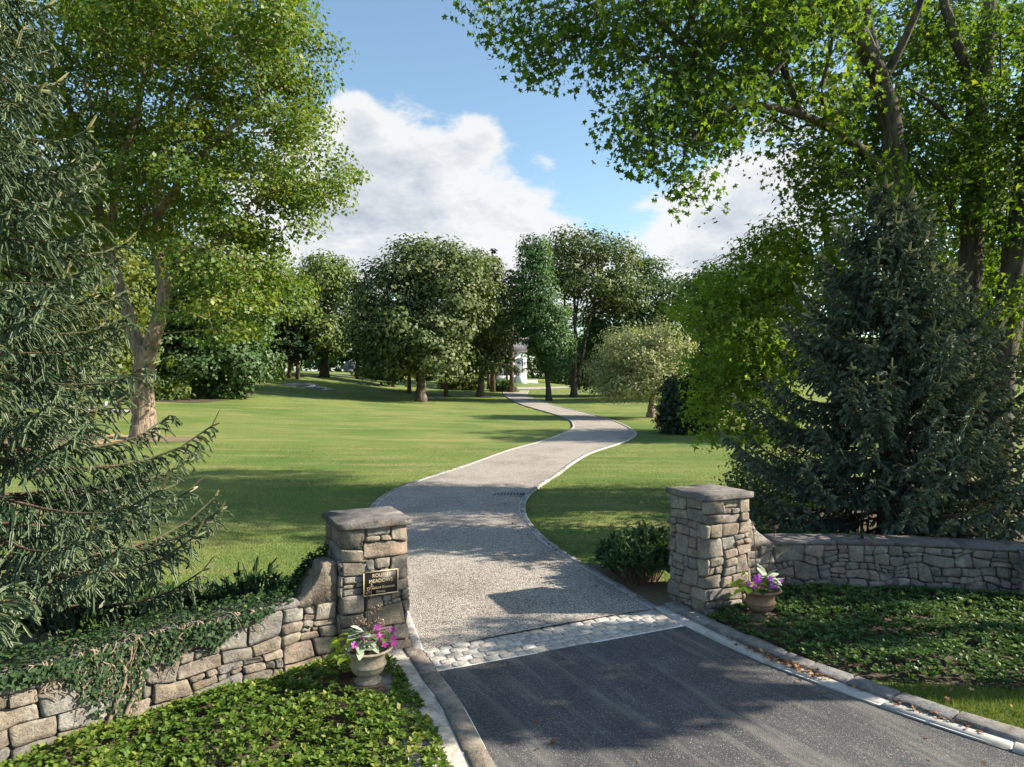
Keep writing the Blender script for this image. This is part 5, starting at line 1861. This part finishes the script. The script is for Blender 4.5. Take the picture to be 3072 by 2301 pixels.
# bare earth and mulch patches
def patch(name, pts, mat, lift, label=None, cat=None):
    pts = catmull(np.r_[pts, pts[:1]], 5)[:-1]
    c = pts.mean(0)
    n = len(pts)
    rings = [1.0, .7, .4]
    V = np.concatenate([np.c_[c + (pts - c) * r, height(*(c + (pts - c) * r).T) + lift] for r in rings] + [[[*c, H1(*c) + lift]]])
    i = np.arange(n); i2 = (i + 1) % n
    F4 = np.concatenate([np.stack([i + k * n, i2 + k * n, i2 + (k + 1) * n, i + (k + 1) * n], -1) for k in range(2)])
    F3 = np.stack([i + 2 * n, i2 + 2 * n, np.full(n, 3 * n)], -1)
    o = obj_np(name, V, [F4, F3], mat)
    return tag(o, label, cat, None, 'structure')


patch('mulch_bed', np.array([(1.95, 11.85), (2.5, 11.35), (2.85, 11.6), (3.0, 12.3), (2.6, 13.6), (1.6, 13.9), (1.35, 13.2)]), M['mulch'], 0.02, 'dry brown mulch round the juniper by the sunlit pillar', 'mulch')
patch('bare_earth', np.array([(-2.7, 10.4), (-3.6, 11.4), (-5.2, 12.1), (-6.8, 11.6), (-7.2, 10), (-5.6, 8.5), (-4, 8.8)]), M['mulch'], 0.015, 'dry earth strip behind the ivy wall', 'soil')
patch('maple_bed', np.array([(G(432, 1318)[:2] + np.array([dx, dy])) for dx, dy in [(-2, -1), (0, -1.4), (2.2, -1), (3, .2), (2, 1.4), (0, 1.6), (-2.2, 1.2)]]), M['mulch'], 0.02, 'bare earth round the foot of the forked maple', 'soil')
patch('beech_bed', np.array([G(470, 1205)[:2], G(600, 1208)[:2], G(735, 1192)[:2], G(760, 1172)[:2], G(640, 1164)[:2], G(480, 1170)[:2]]), M['soil'], 0.03, 'dark bare earth under the beech', 'soil')
patch('spruce_bed', np.array([(8.5, 12.9), (5.2, 15.5), (5.8, 20.5), (10, 23), (17, 23), (18, 15), (14, 12)]), M['soil'], 0.02, 'dark soil patch under the spruce', 'soil')  # dark soil sheet laid round the foot of the spruce

# ivy on the left wall
M['lf_ivy'] = mat_leaf('ivy_leaf', [(0, (0.020, 0.045, 0.018)), (0.5, (0.036, 0.072, 0.026)), (0.85, (0.075, 0.125, 0.030)), (1, (0.17, 0.20, 0.05))], 0.2, (1.4, 1.4, .5), 0.012, 0.55)


def ivy():
    rg = np.random.default_rng(731)
    org = np.array([*lw_place(1.5, 0, 0)[:2], 0])
    t = thing('ivy', 'dark ivy trailing over the top of the rubble wall with bare stems', 'ivy', tuple(org))
    P, N = [], []
    st = MB()
    top = 0.90
    n = 7000
    s = rg.uniform(.38, lw_L, n)
    # on the top and back of the wall
    d = rg.uniform(-.62, .07, n)
    z = top + np.abs(rg.normal(.05, .04, n)) - np.clip(-.45 - d, 0, 1) * 1.0
    for a, b, c in zip(s, d, z):
        if a < .62 and b > -.15:
            continue
        P.append(lw_place(a, c, b)); N.append((0, 0, 1.0))
    # hanging over the face; deep in the middle stretch, thin near the pillar
    n = 6000
    s = rg.uniform(.9, lw_L, n)
    hang = np.interp(s, [.9, 1.2, 1.6, 2.0, 2.35, 2.6, 2.9, 3.15, 3.5, 5, 8], [.03, .07, .22, .30, .45, .72, .55, .28, .12, .10, .3]) * (1 + .5 * np.sin(s * 9) * np.sin(s * 4.1 + 1))
    u = rg.random(n) ** 1.5
    for a, h_, q in zip(s, hang, u):
        P.append(lw_place(a, top - q * h_ * 1.15, .045 + rg.exponential(.03)))
        nn = lw_place(a, 0, 1) - lw_place(a, 0, 0)
        N.append(nn + np.array([0, 0, .5]))
    # mass climbing the back of the swept stone and pillar
    n = 1500
    for i_ in range(n):
        a = rg.uniform(-.05, .75); f = rg.random()
        zt = np.interp(a, [0, .25, .5, .75], [1.52, 1.45, 1.15, .95])
        P.append(lw_place(a, .85 + (zt - .85) * f ** .6 + rg.normal(0, .02), -.30 - rg.random() * .35 * (1.1 - f)))
        N.append((0, 0, 1.0))
    P, N = np.array(P) - org, np.array(N, float) + rg.normal(0, .45, (len(P), 3))
    V, F, tt = blade_cloud(P, N, .052 * rg.uniform(.5, 1.25, len(P)), LOBED, rg, (0, 0, -.9), np.clip(rg.normal(.34, .2, len(P)), 0, 1))
    obj_np('leaves', V, F, M['lf_ivy'], t, False, tt)
    for i_ in range(85):
        a = rg.uniform(1.0, lw_L * .9)
        h_ = float(np.interp(a, [.9, 1.9, 2.6, 3.1, 3.6, 5], [.2, .5, .9, .7, .25, .2])) * rg.uniform(.5, 1.05)
        k = 9
        pts = []
        x = a
        for q in np.linspace(0, 1, k):
            x += rg.normal(0, .045)
            pts.append(lw_place(x, top + .04 - q * h_, .05 + .03 * rg.random()) - org)
        st.tube(catmull(pts, 3), np.linspace(.010, .004, (k - 1) * 3 + 1) * rg.uniform(.6, 1.4), 5, cap=False)
    for a in (2.55, 2.72):      # the two old rooted stems
        pts = [lw_place(a + .10 * math.sin(q * 5 + a), .86 - q * .86, .06) - org for q in np.linspace(0, 1, 8)]
        st.tube(catmull(pts, 3), np.linspace(.012, .028, 22), 6, cap=False)
    for i_ in range(16):        # twigs lying along the top
        a = rg.uniform(1.0, lw_L * .8)
        dd, ds = rg.uniform(-.35, .10), rg.uniform(-.4, .4)
        pts = [lw_place(a + q * ds, top + .05 + .07 * math.sin(q * 3) - .25 * q * q, dd + .2 * q + .04 * math.sin(5 * q + i_)) - org for q in np.linspace(0, 1, 6)]
        st.tube(pts, np.linspace(.006, .003, 6), 4, cap=False)
    tag(st.build('stems', M['vine'], t), kind='stuff')
ivy()

# ---------------------------------------------------------------- planted urns at the gate
M['urn_l'] = mat_plain('weathered_urn', (0.36, 0.30, 0.22), 0.85, 0.3, 22, 0.35, 0.006, col2=(0.24, 0.21, 0.15))
M['urn_r'] = mat_plain('terracotta_urn', (0.27, 0.17, 0.11), 0.85, 0.3, 22, 0.35, 0.006, col2=(0.19, 0.125, 0.085))
M['plinth'] = mat_plain('brown_plinth', (0.19, 0.125, 0.09), 0.85, 0.3, 22, 0.35, 0.006)
M['silver'] = mat_leaf('silver_leaf', [(0, (0.20, 0.26, 0.18)), (0.5, (0.34, 0.40, 0.29)), (1, (0.48, 0.52, 0.40))], 0.2, (1.2, 1.2, .9), 0.02, 0.6)
M['lime'] = mat_leaf('lime_leaf', [(0, (0.20, 0.32, 0.02)), (0.5, (0.34, 0.46, 0.04)), (1, (0.48, 0.56, 0.09))], 0.45, (1.3, 1.3, .6), 0.02, 0.5)
M['magenta'] = mat_leaf('magenta_petal', [(0, (0.42, 0.02, 0.30)), (0.5, (0.62, 0.05, 0.42)), (1, (0.75, 0.22, 0.60))], 0.3, (1.2, 1, 1.2), 0.02, 0.5)
M['purple'] = mat_leaf('purple_petal', [(0, (0.34, 0.02, 0.42)), (0.5, (0.50, 0.04, 0.55)), (1, (0.62, 0.14, 0.66))], 0.3, (1.2, 1, 1.2), 0.02, 0.5)
M['fl_green'] = mat_leaf('bedding_leaf', [(0, (0.03, 0.08, 0.015)), (1, (0.09, 0.17, 0.03))], 0.25, (1.4, 1.4, .5), 0.03, 0.45)
M['dried'] = mat_leaf('dried_flower', [(0, (0.12, 0.075, 0.055)), (0.5, (0.26, 0.18, 0.14)), (1, (0.46, 0.36, 0.30))], 0.15, (1.1, 1, .9), 0.0, 0.6)
M['dry_stem'] = mat_plain('dry_stem', (0.12, 0.075, 0.06), 0.9, 0.3, 40, 0.0)


def urn(label, x, y, s, mat, square, rz):
    z = H1(x, y)
    t = thing('garden_urn', label, 'urn', (x, y, z), rz, group='urns in front of the gate pillars')
    if square:
        b = MB().box((0, 0, .045), (.38, .38, .10)).box((0, 0, .112), (.33, .33, .034))
        b.build('plinth', M['plinth'], t)
        z0 = .129
    else:
        MB().lathe([(0, .0), (.20, 0), (.205, .03), (.17, .055), (0, .056)], 28).build('foot', mat, t, True)
        z0 = .05
    prof = [(.0, 0), (.145, 0), (.15, .018), (.125, .035), (.088, .055), (.085, .07), (.10, .082), (.15, .105), (.178, .135), (.188, .17), (.192, .185), (.206, .195), (.207, .210), (.192, .220), (.186, .25), (.190, .29), (.205, .325), (.235, .352), (.272, .365), (.282, .378), (.276, .392), (.252, .392), (.225, .36), (.2, .33), (0, .33)]
    MB().lathe([(r * s, z0 + h * s) for r, h in prof], 36).build('bowl', mat, t, True)
    MB().lathe([(0, z0 + .345 * s), (.21 * s, z0 + .345 * s)], 24).build('soil', M['soil'], t)
    return t, z + z0 + .36 * s


def ovate(length, width, fold=.12, n=5):
    """broad blade with midrib fold"""
    V, F = [], []
    for i_, f in enumerate(np.linspace(0, 1, n)):
        w = width * math.sin(math.pi * min(1, f * .92 + .04)) ** .75
        dz = -0.25 * length * f * f
        V += [[f * length, -w, dz + fold * w], [f * length, 0, dz], [f * length, w, dz + fold * w]]
    for i_ in range(n - 1):
        a = i_ * 3
        F += [[a, a + 1, a + 4, a + 3], [a + 1, a + 2, a + 5, a + 4]]
    return np.array(V), np.array(F)


def heart(size):
    V = np.array([[0, 0, 0], [-.12, -.32, .05], [.2, -.5, .02], [.62, -.30, 0], [1, 0, -.15], [.62, .30, 0], [.2, .5, .02], [-.12, .32, .05], [.35, 0, -.04]]) * size
    F = np.array([[0, 1, 2, 8], [8, 2, 3, 4], [8, 4, 5, 6], [0, 8, 6, 7]])
    return V, F


def orient(V, p, az, el, roll=0.0):
    ca, sa, ce, se, cr, sr = math.cos(az), math.sin(az), math.cos(el), math.sin(el), math.cos(roll), math.sin(roll)
    R1 = np.array([[1, 0, 0], [0, cr, -sr], [0, sr, cr]]); R2 = np.array([[ce, 0, -se], [0, 1, 0], [se, 0, ce]]); R3 = np.array([[ca, -sa, 0], [sa, ca, 0], [0, 0, 1]])
    return V @ (R3 @ R2 @ R1).T + np.asarray(p)


def flower5(size):
    V = [[0, 0, 0]]
    F = []
    for k in range(5):
        a = k * 2 * math.pi / 5
        for (r, da, z) in ((.55, -.5, .10), (1.0, -.28, .16), (1.0, .28, .16), (.55, .5, .10)):
            V.append([r * math.cos(a + da) * size, r * math.sin(a + da) * size, z * size])
        b = 1 + 4 * k
        F.append([0, b, b + 1, b + 2]); F.append([0, b + 2, b + 3, 0])
    return np.array(V), np.array([f for f in F if len(set(f)) == 4]), np.array([f[:3] for f in F if len(set(f)) == 3])


def planting(label, x, y, z, seed, lime_az, silver_az, flower_az, petal, dried_tall, dried_heads, scale=1.0):
    rg = np.random.default_rng(seed)
    t = thing('flower_planting', label, 'flowers', (x, y, z), group='plantings in the urns')
    def leaf(name, V, F, mat, extra=None):
        fs = [F] if extra is None else [F, extra]
        n = sum(len(f) for f in fs)
        obj_np(name, V, fs, mat, t, True, np.full(n, float(np.clip(rg.normal(.5, .22), 0, 1))))
    for i_ in range(20):        # silver rosette
        az = silver_az + rg.normal(0, .95); el = rg.uniform(-.15, 1.1)
        V, F = ovate(rg.uniform(.14, .21) * scale, rg.uniform(.036, .048) * scale)
        p = np.array([.10 * math.cos(silver_az), .10 * math.sin(silver_az), .06 + .10 * rg.random()]) * scale + rg.normal(0, .03, 3)
        leaf('silver_leaf', orient(V, p, az, el, rg.normal(0, .3)), F, M['silver'])
    for i_ in range(18):        # lime vine
        az = lime_az + rg.normal(0, .45)
        q = rg.uniform(.12, .36) * scale
        p = np.array([math.cos(az) * q, math.sin(az) * q, (.13 - .55 * max(0, q - .22 * scale)) + rg.normal(0, .04)])
        V, F = heart(rg.uniform(.075, .11) * scale)
        leaf('lime_leaf', orient(V, p, az + rg.normal(0, .6), rg.uniform(-.9, .1), rg.normal(0, .4)), F, M['lime'])
    for i_ in range(44):        # bedding leaves
        az = flower_az + rg.normal(0, .9); q = rg.uniform(.03, .24) * scale
        V, F = ovate(rg.uniform(.06, .09) * scale, rg.uniform(.016, .024) * scale, n=4)
        leaf('green_leaf', orient(V, (math.cos(az) * q, math.sin(az) * q, .02 + rg.uniform(0, .22)), rg.uniform(0, 6.28), rg.uniform(-.3, .8)), F, M['fl_green'])
    for i_ in range(20):        # blooms
        az = flower_az + rg.normal(0, .75); q = rg.uniform(.06, .27) * scale
        V, F4, F3 = flower5(rg.uniform(.026, .036) * scale)
        V2 = orient(orient(V, (0, 0, 0), 0, 0, 0) @ np.array([[1, 0, 0], [0, math.cos(.9), -math.sin(.9)], [0, math.sin(.9), math.cos(.9)]]).T, (0, 0, 0), rg.normal(0, .6), 0)
        P_ = np.array([math.cos(az) * q, math.sin(az) * q, .12 + rg.uniform(0, .20) - .5 * max(0, q - .2)])
        leaf('bloom', V2 + P_, F4, petal, F3 if len(F3) else None)
    for (hx, hy, hz, r, n) in dried_heads:
        P_ = np.array([hx, hy, hz]) + unit(rg.standard_normal((n, 3))) * r * rg.random((n, 1)) ** .5
        V, F, tt = blade_cloud(P_, rg.standard_normal((n, 3)), .026 * rg.uniform(.6, 1.3, n), KITE, rg, (0, 0, .2), rg.random(n))
        obj_np('dried_head', V, F, M['dried'], t, False, tt)
        MB().tube(catmull([(hx * .3, hy * .3, 0), (hx * .7, hy * .7, hz * .6), (hx, hy, hz)], 4), .0045, 5, cap=False).build('dried_stem', M['dry_stem'], t)
    return t


ux, uy = -1.775, 8.42
u1, uz1 = urn('weathered tan urn on a square plinth below the plaque', ux, uy, 1.1, M['urn_l'], True, math.radians(20))
planting('silver leaves, lime vine and magenta blooms with dried heads below the plaque', ux, uy, uz1, 801, math.radians(195), math.radians(255), math.radians(-15), M['magenta'], None,
         [(-.15, .05, .30, .075, 120), (-.07, .02, .33, .06, 80), (.13, .08, .30, .07, 110), (.02, .05, .28, .05, 60), (.05, .10, .45, .045, 50), (.13, .10, .50, .04, 40), (.02, .10, .74, .035, 22), (-.03, .10, .68, .03, 16)], 1.3)
ux2, uy2 = 3.99, 10.98
u2, uz2 = urn('brown terracotta urn standing in the ground cover by the grey wall', ux2, uy2, 1.18, M['urn_r'], False, 0.0)
planting('purple blooms with silver leaves and lime vine in the terracotta urn', ux2, uy2, uz2, 802, math.radians(200), math.radians(20), math.radians(260), M['purple'], None,
         [(-.10, .06, 1.05, .045, 50), (-.08, .06, .95, .04, 30), (.30, .1, 1.0, .022, 25), (.27, .1, .85, .02, 20)], 1.35)

# ---------------------------------------------------------------- the white house on the hill
M['white_wall'] = mat_plain('white_render', (0.80, 0.78, 0.75), 0.85, 0.06, 3, 0.1)
M['pale_wall'] = mat_plain('pale_terrace_wall', (0.74, 0.75, 0.72), 0.85, 0.06, 3, 0.1)
M['slate'] = mat_plain('grey_slate', (0.13, 0.13, 0.14), 0.8, 0.3, 3, 0.3)
M['glass'] = mat_plain('dark_window_glass', (0.03, 0.04, 0.05), 0.15, 0.2, 4, 0.0, spec=0.6)
M['trim'] = mat_plain('dark_window_trim', (0.10, 0.10, 0.10), 0.6, 0.2, 4, 0.0)


def px_box(mb, u0, u1, v0, v1, Y, depth):
    a, b = P3(u0, v1, Y), P3(u1, v0, Y)
    mb.box(((a[0] + b[0]) / 2, Y + depth / 2, (a[2] + b[2]) / 2), (b[0] - a[0], depth, b[2] - a[2]))
    return mb


def house():
    Y = 150.0
    o = P3(1520, 1127, Y)
    t = thing('white_house', 'white house with terrace wall glimpsed between the pines at the drive end', 'house', tuple(o))
    def part(name, mat, boxes, parent=t):
        m = MB()
        for b in boxes:
            px_box(m, *b)
        V = np.concatenate(m.V) - (o if parent is t else o)
        return obj_np(name, V, [np.concatenate(v) for v in m.F.values()], mat, parent)
    part('wall', M['white_wall'], [(1440, 1558, 1052, 1131, Y, 9)])
    part('tower', M['white_wall'], [(1558.5, 1580, 1072, 1131, Y - 1.2, 8)])
    # gable roof
    a, b = P3(1434, 1052, Y), P3(1584, 1052, Y)
    V = np.array([[a[0], Y - .8, a[2]], [b[0], Y - .8, a[2]], [b[0], Y + 9.8, a[2]], [a[0], Y + 9.8, a[2]], [a[0], Y + 4.5, a[2] + 3.2], [b[0], Y + 4.5, a[2] + 3.2]]) - o
    rf = obj_np('roof', V, [[[0, 1, 5, 4], [2, 3, 4, 5], [3, 2, 1, 0]], [[0, 4, 3], [1, 2, 5]]], M['slate'], t)
    part('chimney', M['white_wall'], [(1500, 1508, 1006, 1045, Y + 4, 1.1)], rf)
    part('terrace_wall', M['pale_wall'], [(1476, 1547, 1127, 1160, Y - 5, 5)])
    part('terrace_wall', M['white_wall'], [(1547.3, 1580.5, 1127, 1165, Y - 6.2, 6.2)])
    part('low_wall', M['white_wall'], [(1580.8, 1612, 1140, 1165, Y - 4, 1)])
    for (u0, u1, v0, v1, yy) in [(1566.5, 1569.5, 1076, 1098, Y - 1.2), (1573, 1577, 1088, 1094, Y - 1.2), (1566.5, 1569.5, 1107, 1114, Y - 1.2), (1512, 1517, 1104, 1127, Y), (1524, 1528, 1104, 1127, Y), (1500, 1505, 1070, 1084, Y), (1520, 1525, 1070, 1084, Y), (1540, 1545, 1070, 1084, Y), (1540, 1546, 1106, 1120, Y), (1480, 1486, 1070, 1084, Y), (1480, 1486, 1106, 1122, Y)]:
        w = part('window', M['trim'], [(u0 - .6, u1 + .6, v0 - .6, v1 + .6, yy - .05, .12)])
        part('pane', M['glass'], [(u0, u1, v0, v1, yy - .09, .10)], w)
house()


M['grey_wall'] = mat_plain('grey_shingle_wall', (0.25, 0.25, 0.25), 0.9, 0.15, 3, 0.1)


def cottage():
    Y = 150.0
    o = P3(1060, 1122, Y)
    t = thing('grey_cottage', 'low grey cottage far behind the hilltop trees', 'cottage', tuple(o))
    m = px_box(MB(), 1030, 1085, 1108, 1140, Y, 7)
    obj_np('wall', np.concatenate(m.V) - o, [np.concatenate(v) for v in m.F.values()], M['grey_wall'], t)
    a, b = P3(1027, 1108, Y), P3(1088, 1108, Y)
    V = np.array([[a[0], Y - .5, a[2]], [b[0], Y - .5, a[2]], [b[0], Y + 7.5, a[2]], [a[0], Y + 7.5, a[2]], [a[0], Y + 3.5, a[2] + 2], [b[0], Y + 3.5, a[2] + 2]]) - o
    obj_np('roof', V, [[[0, 1, 5, 4], [2, 3, 4, 5], [3, 2, 1, 0]], [[0, 4, 3], [1, 2, 5]]], M['slate'], t)
    for u in (1040, 1052, 1066, 1076):
        w = px_box(MB(), u - 2.6, u + 2.6, 1112, 1121, Y - .05, .12)
        f = obj_np('window', np.concatenate(w.V) - o, [np.concatenate(v) for v in w.F.values()], M['trim'], t)
        w = px_box(MB(), u - 2, u + 2, 1112.6, 1120.4, Y - .09, .1)
        obj_np('pane', np.concatenate(w.V) - o, [np.concatenate(v) for v in w.F.values()], M['glass'], f)
cottage()

# ---------------------------------------------------------------- rocks, far lane, rail fence
M['rock'] = mat_stone('outcrop_rock', [(0, (.24, .235, .235)), (1, (.32, .30, .29))], .3, .3, .6)


def rock(label, c, r, seed):
    rg = np.random.default_rng(seed)
    bm = bmesh.new()
    bmesh.ops.create_icosphere(bm, subdivisions=2, radius=1)
    for v in bm.verts:
        k = 1 + .22 * math.sin(3 * v.co.x + seed) * math.cos(4 * v.co.y) + rg.normal(0, .06)
        v.co = (v.co.x * r[0] * k, v.co.y * r[1] * k, max(v.co.z, -.4) * r[2] * k)
    me = bpy.data.meshes.new('rock')
    bm.to_mesh(me); bm.free()
    me.materials.append(M['rock'])
    o = link(bpy.data.objects.new('rock_outcrop', me))
    o.location = c
    tag(o, label, 'rock', 'rocks breaking through the lawn')


for i_, (u, v, r, lab) in enumerate([(905, 1158, (2.6, 1.6, .45), 'longest flat grey ledge in the hillside lawn'), (940, 1165, (1.8, 1.2, .35), 'low grey rock just below the longest ledge'), (978, 1171, (1.0, .8, .25), 'smallest rock at the lower end of the ledges'),
                                     (1286, 1196, (.8, .5, .25), 'pale rock beside the trunk of the broad oak'), (1312, 1195, (1.1, .5, .25), 'flat pale stone between the oak trunks')]):
    p = G(u, v)
    rock(lab, (p[0], p[1], p[2]), r, 60 + i_)

M['lane'] = mat_plain('grey_lane', (.34, .34, .34), .9, .1, 2, .1)
la = np.array([P3(-200, 0, 62)[:2], P3(60, 0, 57)[:2], P3(250, 0, 54)[:2], P3(385, 0, 53)[:2]])
strip('side_lane', resample(la, n=12), resample(la + [0.3, 2.4], n=12), M['lane'], .03, 3, label='pale side lane glimpsed through the near spruce', cat='lane')
M['mulch_sun'] = mat_plain('sunlit_mulch', (.42, .27, .13), .95, .3, 2.5, .4, col2=(.30, .19, .10))  # tan mulch with warm sunlight mixed into the colour
patch('sunlit_mulch_bed', np.array([(-27, 33), (-21.5, 33.5), (-20.8, 36), (-22, 39), (-28, 40), (-34, 38), (-33, 34)]), M['mulch_sun'], .03, 'mulch bed with warm sunlight put into its colour behind the near spruce', 'soil')
fb = gpt(300, 51)
fence = thing('rail_fence', 'low dark rail fence along the side lane behind the spruce', 'fence', tuple(fb))
for k in range(7):
    u = 150 + k * 42
    q = gpt(u, 51)
    MB().box((0, 0, .45), (.16, .14, 1.0)).build('post', M['white_wall'] if k == 4 else M['bark_dark'], fence).location = q - fb
    if k < 6:
        q2 = gpt(u + 42, 51)
        for zz in (.45, .8):
            MB().tube([q - fb + [0, 0, zz], q2 - fb + [0, 0, zz]], .05, 6).build('rail', M['bark_dark'], fence)

# ---------------------------------------------------------------- fallen leaves
M['fallen'] = mat_leaf('fallen_leaf', [(0, (.07, .035, .020)), (.5, (.15, .070, .035)), (.85, (.27, .14, .065)), (1, (.40, .28, .12))], .15, (1.2, 1, .8), .02, .5)


def fallen():
    rg = np.random.default_rng(901)
    P_ = []
    kr_line = offset_line(resample(road_r, 0.05), -0.16)
    n = len(kr_line)
    for (f, spread, cnt) in [(.10, .12, 60), (.135, .10, 70), (.16, .08, 40), (.24, .05, 14), (.27, .08, 14), (.36, .05, 8), (.33, .05, 8), (.45, .05, 8), (.5, .04, 5), (.2, .3, 12)]:
        c = kr_line[int(f * n)]
        tg = unit(kr_line[min(n - 1, int(f * n) + 3)] - c)
        for i_ in range(cnt):
            q = c + tg * rg.normal(0, spread * 2.0) + np.array([tg[1], -tg[0]]) * rg.normal(0, .05)
            P_.append((q[0], q[1], H1(*q) + .062 + rg.random() * .03))
    for i_ in range(26):        # singles on the asphalt
        q = (rg.uniform(-.2, 5), rg.uniform(6.4, 10))
        if in_poly(np.array([q[0]]), np.array([q[1]]), road_poly)[0]:
            P_.append((q[0], q[1], H1(*q) + .035))
    for i_ in range(90):        # along the inner drive edging and gravel
        k = rg.integers(2, 60)
        e = R_e[k] + rg.normal(0, .22, 2)
        P_.append((e[0], e[1], H1(*e) + .085))
    for i_ in range(60):        # on the verge
        q = (rg.uniform(4.6, 8), rg.uniform(6.8, 8.5))
        if in_poly(np.array([q[0]]), np.array([q[1]]), verge)[0]:
            P_.append((q[0], q[1], H1(*q) + .08))
    P_ = np.array(P_)
    N = rg.normal(0, .35, P_.shape) + [0, 0, 1]
    V, F, tt = blade_cloud(P_, N, .055 * rg.uniform(.6, 1.3, len(P_)), STAR, rg, (0, 0, 0), rg.random(len(P_)))
    o = obj_np('fallen_leaves', V, F, M['fallen'], None, False, tt)
    tag(o, 'dry brown leaves lying in drifts along the kerb and drive', 'leaves', kind='stuff')
fallen()
